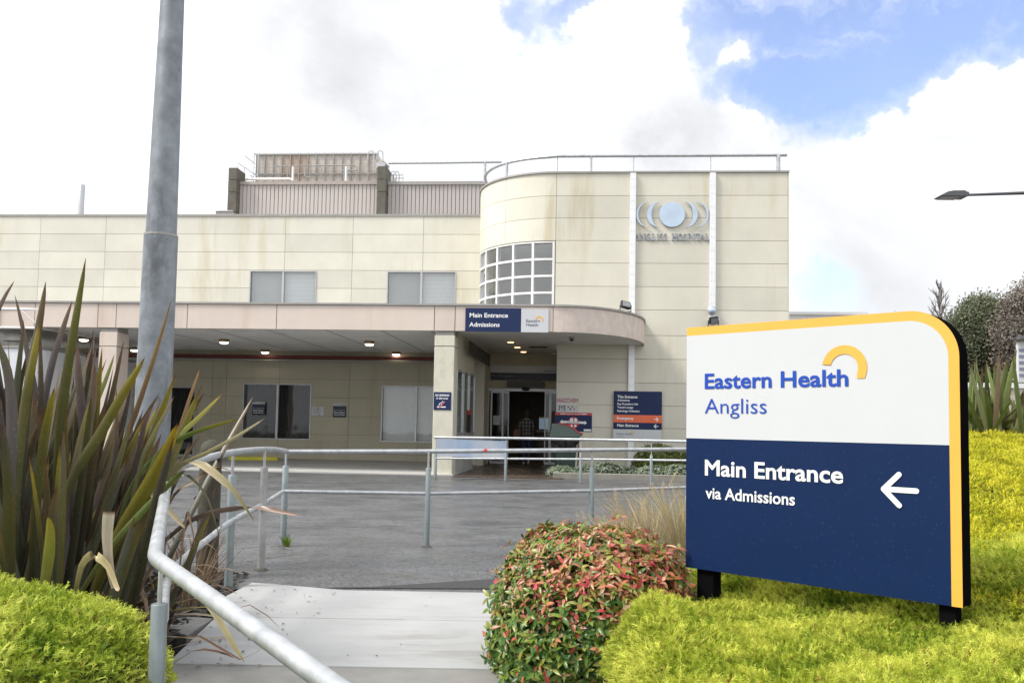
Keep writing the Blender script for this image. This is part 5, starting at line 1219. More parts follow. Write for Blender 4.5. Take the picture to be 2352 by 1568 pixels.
# --- raised garden bed along the tower wall
k0 = atz(1259, 1099); u0_ = uE1 + .02
mb = MB(); mb.box((u0_, 20.9, -.1), (8.0, 21.05, .13), BW); mb.box((u0_, 21.05, -.1), (u0_ + .14, WT - .08, .13), BW)
props(build('kerb', mb, m_kerb, bevel=.012), kind='structure')
mb = MB(); mb.box((u0_ + .14, 21.05, -.1), (8.0, WT + .02, .10), BW); props(build('garden_soil', mb, m_soil), kind='structure')

# ------------------------------------------------------------------ people
def smooth_skin(bones, radii, name, mats, parent, matf, levels=2, root=0):
    """Skeleton edges with a radius per joint grown into one continuous surface."""
    me = bpy.data.meshes.new(name); idx = {k: i for i, k in enumerate(radii)}
    vs = [radii[k][0] for k in radii]; me.from_pydata(vs, [(idx[a], idx[b]) for a, b in bones], [])
    o = bpy.data.objects.new(name, me); COL.objects.link(o)
    sk = o.modifiers.new('skin', 'SKIN'); sk.use_smooth_shade = True
    lay = me.skin_vertices[0].data if me.skin_vertices else None
    if lay is None:
        bpy.context.view_layer.objects.active = o; bpy.ops.mesh.customdata_skin_add(); lay = me.skin_vertices[0].data
    for k in radii:
        r = radii[k][1]; lay[idx[k]].radius = r if isinstance(r, tuple) else (r, r)
    lay[root].use_root = True
    ss = o.modifiers.new('sub', 'SUBSURF'); ss.levels = levels; ss.render_levels = levels
    bpy.context.view_layer.update()
    m2 = bpy.data.meshes.new_from_object(o.evaluated_get(bpy.context.evaluated_depsgraph_get()))
    bpy.data.objects.remove(o)
    m2.name = name
    A_ = ROOTM[parent]
    cs = [p.center.copy() for p in m2.polygons]
    m2.transform(A_)
    m2.materials.clear()
    for m in mats: m2.materials.append(m)
    m2.polygons.foreach_set('material_index', [matf(c) for c in cs]); m2.polygons.foreach_set('use_smooth', [True] * len(m2.polygons))
    return link_mesh(name, m2, parent)
def plaid():
    m = bpy.data.materials.new('plaid_cloth'); m.use_nodes = True; t = NT(m.node_tree); b = t.n['Principled BSDF']
    co = t.new('ShaderNodeTexCoord').outputs['Object']; s = t.new('ShaderNodeSeparateXYZ'); t.l.new(co, s.inputs[0])
    def band(v, f, lo): return t.math('GREATER_THAN', t.math('FRACT', t.math('MULTIPLY', v, f)), lo)
    c = t.mix(band(s.outputs[2], 9.0, .62), (.03, .04, .055, 1), (.10, .11, .12, 1)); c = t.mix(t.math('MULTIPLY', band(s.outputs[0], 10.0, .74), .8), c, (.30, .29, .27, 1)); c = t.mix(t.math('MULTIPLY', band(s.outputs[2], 9.0, .86), .8), c, (.36, .34, .31, 1))
    t.l.new(c, b.inputs['Base Color']); b.inputs['Roughness'].default_value = .85; return m
m_skin = mat('skin', (.50, .30, .22), .5, var=.05); m_jeans = mat('blue_denim', (.035, .06, .13), .8, var=.2, scale=20); m_shoe = mat('pale_trainers', (.62, .60, .56), .6); m_hair = mat('brown_hair', (.055, .035, .022), .5, var=.3, scale=30)
m_plaid = plaid()
P0 = atz(1211, 1069, 0.0); P0 = Vector((.49, 27.2, .012)); HT = 1.66
pt = thing('person', tuple(P0), 'person in plaid shirt and jeans walking away through the entrance doors', 'person')
V_ = lambda x, y, z: P0 + Vector((x, y, z))
J = {'pel': (V_(0, 0, .90), (.155, .115)), 'waist': (V_(0, .01, 1.06), (.135, .10)), 'chest': (V_(0, .02, 1.26), (.165, .115)), 'neck0': (V_(0, .03, 1.41), (.075, .07)), 'neck': (V_(0, .045, 1.46), .052), 'head0': (V_(0, .055, 1.53), (.07, .085)), 'head': (V_(0, .06, 1.585), (.076, .092)), 'crown': (V_(0, .055, 1.645), (.045, .055)),
     'shL': (V_(-.165, .02, 1.36), .062), 'elL': (V_(-.225, -.02, 1.10), .045), 'wrL': (V_(-.235, .06, .88), .030), 'shR': (V_(.165, .02, 1.36), .062), 'elR': (V_(.225, -.04, 1.10), .045), 'wrR': (V_(.20, .10, .93), .030),
     'hipL': (V_(-.085, 0, .83), .095), 'knL': (V_(-.08, .06, .47), .062), 'anL': (V_(-.075, .02, .10), .042), 'heL': (V_(-.075, .0, .045), .038), 'toL': (V_(-.08, .15, .035), .034), 'tpL': (V_(-.08, .20, .03), .028),
     'hipR': (V_(.085, 0, .83), .095), 'knR': (V_(.075, .07, .47), .062), 'anR': (V_(.07, -.16, .18), .042), 'heR': (V_(.07, -.205, .17), .036), 'toR': (V_(.07, -.13, .06), .034), 'tpR': (V_(.07, -.09, .03), .028)}
Bn = [('pel', 'waist'), ('waist', 'chest'), ('chest', 'neck0'), ('neck0', 'neck'), ('neck', 'head0'), ('head0', 'head'), ('head', 'crown'), ('chest', 'shL'), ('shL', 'elL'), ('elL', 'wrL'), ('chest', 'shR'), ('shR', 'elR'), ('elR', 'wrR'), ('pel', 'hipL'), ('hipL', 'knL'), ('knL', 'anL'), ('anL', 'heL'), ('heL', 'toL'), ('toL', 'tpL'), ('pel', 'hipR'), ('hipR', 'knR'), ('knR', 'anR'), ('anR', 'heR'), ('heR', 'toR'), ('toR', 'tpR')]
for sd in 'LR':                                   # palm, four fingers and a thumb on each hand
    w = J['wr' + sd][0]; q = 1 if sd == 'R' else -1
    J['pa' + sd] = (w + Vector((0, .015, -.06)), (.026, .018)); Bn.append(('wr' + sd, 'pa' + sd))
    for i, (dy, ln) in enumerate(((.030, .060), (.012, .070), (-.006, .066), (-.024, .052))):
        a = w + Vector((0, .015 + dy, -.095)); J[f'f{i}a{sd}'] = (a, .0095); J[f'f{i}b{sd}'] = (a + Vector((-q * .008, .004, -ln * .55)), .0085); J[f'f{i}c{sd}'] = (a + Vector((-q * .026, .006, -ln * .9)), .0075)
        Bn += [('pa' + sd, f'f{i}a{sd}'), (f'f{i}a{sd}', f'f{i}b{sd}'), (f'f{i}b{sd}', f'f{i}c{sd}')]
    J['ta' + sd] = (w + Vector((-q * .008, .045, -.05)), .011); J['tb' + sd] = (w + Vector((-q * .018, .062, -.085)), .009); Bn += [('pa' + sd, 'ta' + sd), ('ta' + sd, 'tb' + sd)]
def pm(c):
    z = c.z - P0.z; x = abs(c.x - P0.x); y = c.y - P0.y
    if z > 1.435: return 0
    if x > .16 and z < (.91 if c.x < P0.x else .95): return 0
    if z > .86: return 1
    if z < .085 or (y < -.10 and z < .21 and c.x > P0.x): return 3
    return 2
smooth_skin(Bn, J, 'body', [m_skin, m_plaid, m_jeans, m_shoe], pt, pm)
mb = MB(); rings = [(.02, 1.70), (.06, 1.685), (.088, 1.64), (.097, 1.58), (.092, 1.52), (.075, 1.47), (.05, 1.44)]
vs = []; n = 20
for r, z in rings:
    for j in range(n):
        a = 2 * pi * j / n; k2 = .9 if sin(a) > .35 else 1.0; rr_ = r * (1 + .03 * sin(7 * a)); zz = z if sin(a) < .35 else max(z, 1.56)
        vs.append(V_(rr_ * .92 * cos(a), .045 + rr_ * 1.08 * sin(a) * k2, zz))
mb.add(vs, [(i * n + j, i * n + (j + 1) % n, (i + 1) * n + (j + 1) % n, (i + 1) * n + j) for i in range(len(rings) - 1) for j in range(n)] + [tuple(range(n))])
build('hair', mb, m_hair, pt, smooth=True)
mb = MB(); mb.lathe([(.075, 1.405), (.07, 1.44), (.06, 1.455)], V_(0, .035, 0), 16); build('shirt_collar', mb, mat('collar_cloth', (.45, .42, .38), .8), pt, smooth=True)
bg_ = thing('shoulder_bag', tuple(V_(-.25, -.06, .80)), 'tan leather bag hanging at the left side of the walking person', 'bag')
mb = MB(); vs = []
for y, s in ((-.07, .85), (-.04, 1), (.04, 1), (.07, .85)):
    vs += [V_(-.30 + x * s, -.08 + y, .97 + z * s) for x, z in ((-.15, -.17), (.15, -.17), (.13, .10), (.06, .15), (-.06, .15), (-.13, .10))]
mb.add(vs, [tuple(range(6))[::-1], tuple(range(18, 24))] + [(i * 6 + j, i * 6 + (j + 1) % 6, (i + 1) * 6 + (j + 1) % 6, (i + 1) * 6 + j) for i in range(3) for j in range(6)])
build('bag_body', mb, mat('tan_leather', (.13, .045, .022), .5, var=.15), bg_, bevel=.02)
mb = MB(); mb.tube([V_(-.36, -.08, 1.10), V_(-.22, -.07, 1.40), V_(-.15, .02, 1.435), V_(-.17, .08, 1.38), V_(-.25, -.06, 1.11)], .012, 6, smoothpath=4); build('strap', mb, mat('tan_strap', (.16, .06, .03), .5), bg_)
# lobby things seen through the doors
t = thing('reception_desk', BW(bu(1250, 1000, 31), 31, 0), 'dark reception desk inside the lobby right of the walking person', 'desk', rotz=-TH); ua = bu(1236, 1000, 31)
mb = MB(); mb.box((ua, 31, 0), (ua + 2.2, 31.6, 1.02), BW); build('front', mb, mat('desk_front', (.10, .09, .08), .5), t); mb = MB(); mb.box((ua - .05, 30.9, 1.02), (ua + 2.25, 31.7, 1.07), BW); build('counter', mb, mat('desk_counter', (.34, .34, .33), .4), t)
t = thing('wall_screen', BW(bu(1245, 960, 33), 33, 1.3), 'pale blue screen with yellow top edge on the lobby wall', 'screen', rotz=-TH); ua, z0 = bp(1238, 985, 33); ub, z1 = bp(1260, 960, 33)
mb = MB(); mb.box((ua, 33, z0), (ub, 33.04, z1), BW); build('screen', mb, mat('screen_blue', (.16, .22, .27), .4, emit=.35, var=.05), t); mb = MB(); mb.box((ua, 32.98, z1 + .002), (ub, 33.03, z1 + .05), BW); build('top_edge', mb, m_ysq, t)
u, z = bp(1186, 899, 29.5); t = thing('lobby_light', BW(u, 29.5, 2.7), 'warm round lamp lit on the lobby ceiling behind the doors', 'ceiling light'); mb = MB(); mb.lathe([(.24, 0), (.24, -.08), (.18, -.11)], BW(u, 29.5, 2.75), 20); build('diffuser', mb, mat('lobby_lamp', (1, .82, .58), .4, emit=5, var=0), t); mb = MB(); mb.lathe([(.27, 0), (.27, -.03)], BW(u, 29.5, 2.752), 20); build('rim', mb, m_alu, t)
# ------------------------------------------------------------------ planting
RNG = np.random.default_rng(11)
def nrm(a): return a / np.maximum(np.linalg.norm(a, axis=-1, keepdims=True), 1e-9)
m_leaf = leaf_mat('shrub_leaf', .34, .25, .45); m_jun = leaf_mat('juniper_sprig', .6, .30, .25); m_flax = leaf_mat('flax_leaf', .38, .10, .45)
_t = NT(m_flax.node_tree); _b = _t.n['Principled BSDF']; _o = _b.inputs['Base Color'].links[0].from_socket
_s = _t.noise(_t.vmath('MULTIPLY', _t.new('ShaderNodeTexCoord').outputs['Object'], (1, 1, .035)), 260, 3, .6)
_d = _t.new('ShaderNodeTexVoronoi'); _t.l.new(_t.new('ShaderNodeTexCoord').outputs['Object'], _d.inputs['Vector']); _d.inputs['Scale'].default_value = 70
_c = _t.mix(1.0, _o, _t.mix(_s, (.62, .62, .62, 1), (1.4, 1.4, 1.4, 1)), 'MULTIPLY')
_t.l.new(_t.mix(_t.remap(_d.outputs['Distance'], .16, .08, 0, .4), _c, (.42, .42, .42, 1)), _b.inputs['Base Color'])
m_tree = leaf_mat('tree_leaf', .6, .2, .25); m_dry = leaf_mat('dry_grass', .7, .3, .2)
def quads2tris(q): q = np.asarray(q); return np.concatenate([q[:, [0, 1, 2]], q[:, [0, 2, 3]]])

def sprigs(P, N, L, W_, C, barbs=4, droop=.15, seed=1):
    """Feathery sprigs: a tapered bent blade with small side needles. P roots, N directions."""
    r = np.random.default_rng(seed); n = len(P)
    rnd = r.normal(size=(n, 3)); S = nrm(np.cross(N, rnd)); B = np.cross(N, S)
    bend = r.normal(size=(n, 1)) * .22
    L = L[:, None]; W_ = W_[:, None]
    mid = P + N * L * .55 + B * L * bend * .4; tip = P + N * L + B * L * bend + np.array([0, 0, -1]) * L * droop * .3
    V = [P - S * W_ * .5, P + S * W_ * .5, mid - S * W_ * .42, mid + S * W_ * .42, tip]
    T = [[0, 1, 3], [0, 3, 2], [2, 3, 4]]
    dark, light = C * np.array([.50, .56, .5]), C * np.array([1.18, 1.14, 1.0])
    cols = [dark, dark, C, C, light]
    for k in range(barbs):
        t = .30 + .6 * (k + r.random((n, 1))) / barbs; a = P + (tip - P) * t + B * L * bend * .15
        sg = 1 if k % 2 else -1
        d = nrm(N * .70 + S * sg * .85 + B * r.normal(size=(n, 1)) * .5); l = L * (.42 - .16 * t)
        i = len(V); V += [a - N * W_ * .42, a + N * W_ * .42, a + d * l]; T.append([i, i + 1, i + 2]); cols += [C, C, light]
    k = len(V); V = np.stack(V, 1).reshape(-1, 3); cols = np.stack(cols, 1).reshape(-1, 3)
    T = (np.arange(n)[:, None, None] * k + np.array(T)[None]).reshape(-1, 3)
    return V, T, cols
def smoothnoise(x, y, f, seed):
    r = np.random.default_rng(seed); out = 0
    for i in range(6):
        a, p = r.random() * 6.28, r.random() * 6.28; g = f * (.6 + r.random() * 1.3)
        out = out + np.sin((x * np.cos(a) + y * np.sin(a)) * g + p)
    return out / 6
def mound(name, H, inside, xr, yr, n, label, cat, kind=None, L=(.05, .10), seed=1, pal=None, step=.06, upbias=.9, dens=1.0, matl=None, barbs=4, wid=.0045):
    r = np.random.default_rng(seed)
    x = r.uniform(*xr, n * 3); y = yr[0] + (yr[1] - yr[0]) * r.random(n * 3) ** dens
    k = inside(x, y); x, y = x[k][:n], y[k][:n]; m = len(x)
    e = .03; z = H(x, y); gx_, gy_ = (H(x + e, y) - H(x - e, y)) / (2 * e), (H(x, y + e) - H(x, y - e)) / (2 * e)
    Nn = nrm(np.stack([-gx_, -gy_, np.ones(m)], 1))
    lump = smoothnoise(x, y, 9, seed) * .5 + smoothnoise(x, y, 23, seed + 1) * .5
    side = np.stack([smoothnoise(x, y, 7, seed + 2), smoothnoise(x, y, 7, seed + 3), np.zeros(m)], 1) * 1.1
    D = nrm(Nn * upbias + side * .45 + r.normal(size=(m, 3)) * .5)
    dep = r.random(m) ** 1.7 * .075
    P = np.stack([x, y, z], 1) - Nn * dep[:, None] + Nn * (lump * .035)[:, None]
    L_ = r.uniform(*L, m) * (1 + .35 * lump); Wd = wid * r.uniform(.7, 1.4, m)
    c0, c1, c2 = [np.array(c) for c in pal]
    t = np.clip(.5 + lump * 1.0 - (dep[:, None][:, 0] - .03) * 4 + r.normal(size=m) * .22, 0, 1)[:, None]  # deeper and hollow sprigs darkened, shade of the gaps put into the colour
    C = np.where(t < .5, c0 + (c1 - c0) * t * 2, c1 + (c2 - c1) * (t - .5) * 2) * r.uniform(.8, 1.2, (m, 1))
    brown = r.random(m) < .012; C[brown] = np.array([.22, .12, .03])
    V, T, cols = sprigs(P, D, L_, Wd, C, barbs=barbs, seed=seed)
    # the woody body under the sprigs
    nx, ny = int((xr[1] - xr[0]) / step) + 1, int((yr[1] - yr[0]) / step) + 1
    GX, GY = np.meshgrid(np.linspace(*xr, nx), np.linspace(*yr, ny)); ok = inside(GX.ravel(), GY.ravel()).reshape(GX.shape)
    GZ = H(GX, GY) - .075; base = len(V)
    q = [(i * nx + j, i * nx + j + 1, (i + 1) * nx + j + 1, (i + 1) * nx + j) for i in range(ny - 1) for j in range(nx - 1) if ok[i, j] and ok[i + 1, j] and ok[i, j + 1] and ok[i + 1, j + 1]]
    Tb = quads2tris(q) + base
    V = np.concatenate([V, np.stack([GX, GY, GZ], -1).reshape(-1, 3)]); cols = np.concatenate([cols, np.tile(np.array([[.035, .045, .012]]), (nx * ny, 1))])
    T = np.concatenate([T, Tb])
    o = np_mesh(name, V, T, cols, matl or m_jun, loc=(float(np.mean(x)), float(np.mean(y)), 0)); props(o, label, cat, kind=kind); return o
PAL_L = ((.14, .24, .018), (.37, .46, .045), (.62, .66, .14))
PAL_R = ((.12, .20, .015), (.36, .44, .04), (.64, .66, .12))
# left mound
def HL(x, y):
    q = (np.abs((x + 2.25) / 1.17) ** 4 + np.abs((y - 2.25) / 1.33) ** 4) ** .25; return (.69 - .075 * np.clip(x + 2.2, 0, 2)) * np.clip(1 - q ** 9, 0, 1) ** .5 + .03 * smoothnoise(x, y, 5, 5)
def inL(x, y): return (np.abs((x + 2.25) / 1.16) ** 4 + np.abs((y - 2.25) / 1.32) ** 4 < 1) & (y > 1.2)
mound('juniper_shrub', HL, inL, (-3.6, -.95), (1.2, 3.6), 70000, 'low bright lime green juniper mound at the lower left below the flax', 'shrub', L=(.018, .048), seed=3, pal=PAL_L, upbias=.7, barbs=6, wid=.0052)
# mound around the sign
def HR(x, y):
    edge = np.clip((x - (.30 + .08 * (y - 2.5) + np.where(y > 4.6, (y - 4.6) * .8, 0))) / .28, 0, 1)
    fr = np.clip((y - 1.6) / .5, 0, 1); e2 = np.sqrt(np.clip(edge * (2 - edge), 0, 1))
    t = np.clip(((x - pL.x) * SN.x + (y - pL.y) * SN.y - .0) / .65, 0, 1)
    return (.37 + .070 * np.clip(x - .8, -1, 2) + .16 * t * t * (3 - 2 * t) + .13 * np.exp(-((x - .62) / .26) ** 2 - ((y - 3.8) / .55) ** 2)) * e2 * fr + .028 * smoothnoise(x, y, 6, 8)
def inR(x, y):
    return (x > .32 + .08 * (y - 2.5) + np.where(y > 4.6, (y - 4.6) * .8, 0)) & (y > 1.75) & (x < .55 + .52 * y)
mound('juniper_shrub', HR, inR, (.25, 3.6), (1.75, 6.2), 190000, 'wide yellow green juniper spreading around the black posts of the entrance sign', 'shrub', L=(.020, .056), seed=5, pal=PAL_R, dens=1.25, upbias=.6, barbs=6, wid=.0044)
# sunlit ground cover bank on the right
def HB(x, y): return .47 + np.clip(y - 3.0, 0, 20) * .135 - np.clip(y - 6.0, 0, 20) * .022 + .05 * smoothnoise(x, y, 1.6, 4) + .02 * smoothnoise(x, y, 5, 6) - np.clip(y - 10, 0, 3) * .1 - np.clip((.47 * y - .1) - x, 0, 5) * .9
def inB(x, y):
    tt, s2 = (x - pL.x) * SN.x + (y - pL.y) * SN.y, (x - pL.x) * SD.x + (y - pL.y) * SD.y
    return (x > .40 * y - .3) & (x < .64 * y + 2.0) & (x > 1.7) & (y > 3.5) & ((tt > .25) | (s2 > SW + .35))
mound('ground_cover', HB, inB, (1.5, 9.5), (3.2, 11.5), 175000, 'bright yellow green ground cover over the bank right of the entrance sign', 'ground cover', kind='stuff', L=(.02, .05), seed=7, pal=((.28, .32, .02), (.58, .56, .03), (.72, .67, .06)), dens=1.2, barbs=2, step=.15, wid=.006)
mb = MB(); nx = 20
xs_, ys_ = np.linspace(1.4, 14, nx), np.linspace(2.6, 13, nx)
vs = [(x, y, float(HB(np.array([min(x, 9)]), np.array([y]))[0]) - .13 - max(0, (.40 * y - .2) - x) * 1.6 - max(0, 4.6 - y) * .25) for y in ys_ for x in xs_]
mb.add(vs, [(i * nx + j, i * nx + j + 1, (i + 1) * nx + j + 1, (i + 1) * nx + j) for i in range(nx - 1) for j in range(nx - 1)])
props(build('garden_bank', mb, m_soil, smooth=True), kind='structure')

# clipped nandina dome with red new growth on top
def leaflets(P, D, Nn, L, Wd, C, fold=.25, droop=.3):
    S = nrm(np.cross(D, Nn)); Nn = np.cross(S, D); L = L[:, None]; Wd = Wd[:, None]
    def pt(t, s): return P + D * L * t + S * Wd * s - Nn * L * droop * t * t + Nn * abs(s) * Wd * fold
    V = [pt(0, 0), pt(.3, -.42), pt(.3, 0), pt(.3, .42), pt(.66, -.36), pt(.66, 0), pt(.66, .36), pt(1, 0)]
    T = [[0, 2, 1], [0, 3, 2], [1, 2, 5], [1, 5, 4], [2, 3, 6], [2, 6, 5], [4, 5, 7], [5, 6, 7]]
    n = len(P); V = np.stack(V, 1).reshape(-1, 3); T = (np.arange(n)[:, None, None] * 8 + np.array(T)[None]).reshape(-1, 3)
    return V, T, np.repeat(C, 8, 0)
def dome_shrub(name, c, rx, ry, h, n, label, pal_low, pal_top, L=(.035, .062), power=2.6, seed=1, whorl=4, topfrac=.5, loc=None):
    r = np.random.default_rng(seed); c = np.array(c)
    m = n // whorl; th = r.uniform(0, 2 * pi, m); ph = np.arccos(r.uniform(-.25, 1, m)) ; ph = np.clip(ph, 0, pi * .62)
    d = np.stack([np.sin(ph) * np.cos(th), np.sin(ph) * np.sin(th), np.cos(ph)], 1)
    s = (np.abs(d[:, 0]) ** power + np.abs(d[:, 1]) ** power + np.abs(d[:, 2]) ** power) ** (-1 / power)
    lump = smoothnoise(th * 2, ph * 3, 2.3, seed) * .05 + smoothnoise(th * 5, ph * 6, 2.3, seed + 1) * .03
    rad = 1 - r.random(m) ** 2.0 * .18 + lump + (r.random(m) < .03) * r.random(m) * .10
    R3 = np.array([rx, ry, h])
    Q = d * s[:, None] * rad[:, None]; P = c + Q * R3
    Nn = nrm(d * s[:, None] / R3)
    zf = np.clip(Q[:, 2], 0, 1.1)
    Vs, Ts, Cs, off = [], [], [], 0
    red = np.clip((zf - .15) / .60, 0, 1) * .56 + .12 + .5 * smoothnoise(P[:, 0] * 2.2, P[:, 2] * 2.2 + P[:, 1], 3.0, seed + 4) + .12 * r.normal(size=m)
    inner = (1 + lump - rad) / .16
    red -= inner * .5
    pl_, pt_ = np.array(pal_low), np.array(pal_top)
    axis = nrm(Nn + r.normal(size=(m, 3)) * .35 + np.array([0, 0, .25])); u = nrm(np.cross(axis, r.normal(size=(m, 3)))); v = np.cross(axis, u)
    size = (L[0] + (L[1] - L[0]) * r.random(m) ** 1.4) * (1 - .25 * inner)
    for k in range(whorl):
        a = 2 * pi * k / whorl + r.normal(size=m) * .35; a = a[:, None]
        D = nrm((u * np.cos(a) + v * np.sin(a)) * .95 + axis * r.uniform(.0, .75, (m, 1)))
        isred = r.random(m) < red
        C = np.where(isred[:, None], pt_[r.integers(0, len(pt_), m)], pl_[r.integers(0, len(pl_), m)]) * r.uniform(.75, 1.25, (m, 1))
        V, T, cc = leaflets(P, D, axis, size * r.uniform(.75, 1.2, m), size * r.uniform(.36, .5, m), C, droop=.28)
        Vs.append(V); Ts.append(T + off); Cs.append(cc); off += len(V)
    # twiggy core
    nu, nv = 24, 12; th_, ph_ = np.meshgrid(np.linspace(0, 2 * pi, nu), np.linspace(0, pi * .62, nv))
    d = np.stack([np.sin(ph_) * np.cos(th_), np.sin(ph_) * np.sin(th_), np.cos(ph_)], -1).reshape(-1, 3); s = (np.abs(d) ** power).sum(1) ** (-1 / power)
    core = c + d * s[:, None] * R3 * .84
    q = [(i * nu + j, i * nu + j + 1, (i + 1) * nu + j + 1, (i + 1) * nu + j) for i in range(nv - 1) for j in range(nu - 1)]
    Vs.append(core); Ts.append(quads2tris(q) + off); Cs.append(np.tile(np.array([[.02, .03, .012]]), (len(core), 1)))
    o = np_mesh(name, np.concatenate(Vs), np.concatenate(Ts), np.concatenate(Cs), m_leaf, loc=loc or (c[0], c[1], 0)); props(o, label, 'shrub'); return o
LOW = ((.06, .13, .02), (.10, .19, .025), (.17, .25, .035), (.06, .15, .035), (.26, .28, .05))
TOP = ((.44, .13, .065), (.50, .22, .11), (.58, .33, .20), (.42, .07, .06), (.38, .16, .05), (.54, .20, .14), (.60, .42, .27), (.30, .24, .05), (.50, .06, .08), (.22, .27, .05), (.30, .30, .06), (.15, .22, .04), (.34, .33, .09), (.40, .20, .10), (.33, .12, .07))
dome_shrub('nandina_shrub', (.445, 4.72, .02), .515, .64, .665, 44000, 'clipped dome shrub with red and pink leaves over green beside the footpath', LOW, TOP, seed=21, L=(.028, .058), power=3.2)

# sword leaved flax
def ribbon(path, w, side, fold, c0, c1, c2, prof=None, n=12):
    """One leaf: path points, width, a side hint, V fold; colours base, middle, tip."""
    pts = catmull([Vector(p) for p in path], max(2, n // (len(path) - 1))); k = len(pts); V, C = [], []
    for i, p in enumerate(pts):
        t = i / (k - 1); tg = (pts[min(i + 1, k - 1)] - pts[max(i - 1, 0)]).normalized()
        s = (side - tg * side.dot(tg)).normalized(); nn = tg.cross(s)
        ww = w * (np.interp(t, [0, .15, .5, .8, .93, 1], [.62, .8, 1, .72, .34, .02]) if prof is None else np.interp(t, *prof))
        V += [p - s * ww / 2 + nn * ww * fold, p - s * ww * .47 + nn * ww * fold * .94, p, p + s * ww * .47 + nn * ww * fold * .94, p + s * ww / 2 + nn * ww * fold]
        cc = np.array(c0) + (np.array(c1) - np.array(c0)) * min(1, t * 2) if t < .5 else np.array(c1) + (np.array(c2) - np.array(c1)) * max(0, (t - .5) * 2) ** 1.5
        edge = cc * .55 + np.array([.20, .075, .02]) * .45
        if t > .955: cc = edge = np.array([.12, .04, .015])
        C += [edge, cc, cc * .82, cc, edge]
    F_ = [(i * 5 + j, i * 5 + j + 1, (i + 1) * 5 + j + 1, (i + 1) * 5 + j) for i in range(k - 1) for j in range(4)]
    return V, F_, C
class Leaves:
    def __init__(s): s.V, s.F, s.C = [], [], []
    def add(s, r): o = len(s.V); s.V += r[0]; s.F += [tuple(i + o for i in f) for f in r[1]]; s.C += r[2]
    def build(s, name, parent, m=None): return np_mesh(name, [tuple(v) for v in s.V], np.array(s.F), np.array([tuple(c) for c in s.C]), m or m_flax, parent=parent, smooth=True)
OL, OLD, PUR, YEL, BRN, GRN, DRY, DRG = (.09, .088, .022), (.05, .048, .026), (.075, .062, .062), (.30, .24, .02), (.16, .10, .045), (.10, .14, .03), (.45, .36, .24), (.045, .048, .04)
FX = at(150, 1400, 4.55); flax = thing('flax_plant', (FX.x, FX.y, 0), 'tall bronze green flax with sword leaves and dry bent blades on the left', 'flax')
rf_ = random.Random(8); LV = Leaves(); LD = Leaves()
SIDE = Vector((1, .05, .0))
def hero(path, w_px, d0_, d1_, cb, cm, ct, dry=False, fold=.16, prof=None, side=None):
    n = len(path); pts = [at(px, py, d0_ + (d1_ - d0_) * i / (n - 1)) for i, (px, py) in enumerate(path)]
    w = w_px / F * (d0_ + d1_) / 2 * 1.0; sd = side or Vector((1, rf_.uniform(-.5, .5), rf_.uniform(-.1, .1)))
    (LD if dry else LV).add(ribbon(pts, w, sd, fold, cb, cm, ct, prof))
hero([(120, 1400), (125, 1180), (138, 950), (165, 770), (197, 592)], 30, 4.5, 4.2, DRG, OL, (.13, .14, .02))
hero([(40, 1400), (45, 1100), (62, 880), (84, 760), (105, 646)], 32, 4.4, 4.2, DRG, OLD, BRN)
hero([(28, 1400), (32, 1150), (50, 950), (70, 840), (90, 738)], 34, 4.2, 4.0, DRG, OL, YEL)
hero([(140, 1350), (110, 1050), (75, 880), (56, 770), (34, 677)], 13, 4.8, 4.9, PUR, PUR, BRN)
hero([(60, 1350), (90, 1000), (115, 850), (142, 760), (166, 690)], 16, 4.7, 4.8, PUR, PUR, BRN)
hero([(190, 1380), (250, 1120), (310, 950), (350, 830), (394, 688)], 13, 4.6, 4.5, PUR, BRN, (.28, .17, .05))
hero([(95, 1380), (150, 1130), (225, 1000), (280, 905), (333, 820)], 28, 4.2, 3.9, OLD, OL, YEL)
hero([(120, 1400), (165, 1100), (205, 960), (238, 880), (263, 813)], 18, 4.5, 4.5, DRG, GRN, (.16, .17, .03))
hero([(230, 1380), (290, 1140), (360, 1045), (440, 972), (514, 901)], 18, 4.4, 4.2, OLD, GRN, YEL)
hero([(300, 1200), (360, 1045), (420, 1004), (480, 982), (550, 961)], 12, 4.3, 4.2, OL, GRN, YEL)
hero([(330, 1250), (400, 1085), (470, 1042), (540, 1004), (612, 958)], 10, 4.5, 4.4, OLD, (.28, .26, .13), (.5, .45, .3))
hero([(330, 1300), (385, 1060), (412, 985), (438, 905), (460, 844)], 12, 4.6, 4.6, OLD, BRN, (.3, .16, .05))
hero([(270, 1300), (320, 1070), (350, 1000), (372, 960), (400, 909)], 14, 4.3, 4.3, OLD, OL, BRN)
hero([(14, 1400), (22, 1100), (24, 950), (14, 850), (-12, 770)], 30, 4.0, 4.0, DRG, PUR, OL)
hero([(-60, 1300), (-40, 900), (-20, 760), (5, 690), (33, 645)], 14, 4.4, 4.4, PUR, PUR, BRN)
hero([(200, 1400), (265, 1240), (330, 1130), (380, 1040), (408, 972)], 32, 4.1, 3.9, OL, (.16, .14, .02), (.42, .28, .02))
hero([(75, 1400), (80, 1200), (95, 1050), (110, 960), (125, 890)], 22, 4.1, 4.0, OLD, OL, YEL)
hero([(90, 1400), (100, 1330), (108, 1270), (112, 1220), (110, 1185)], 36, 3.75, 3.72, OL, (.15, .16, .02), (.28, .22, .02))
hero([(150, 1400), (185, 1150), (200, 1000), (215, 910), (218, 837)], 20, 4.4, 4.3, DRG, (.17, .15, .12), (.2, .1, .05))
hero([(250, 1380), (255, 1180), (262, 1080), (266, 1000), (267, 890)], 16, 4.5, 4.5, DRG, PUR, BRN)
hero([(170, 1400), (195, 1150), (190, 980), (180, 870), (177, 790)], 22, 4.6, 4.6, PUR, PUR, (.2, .12, .09))
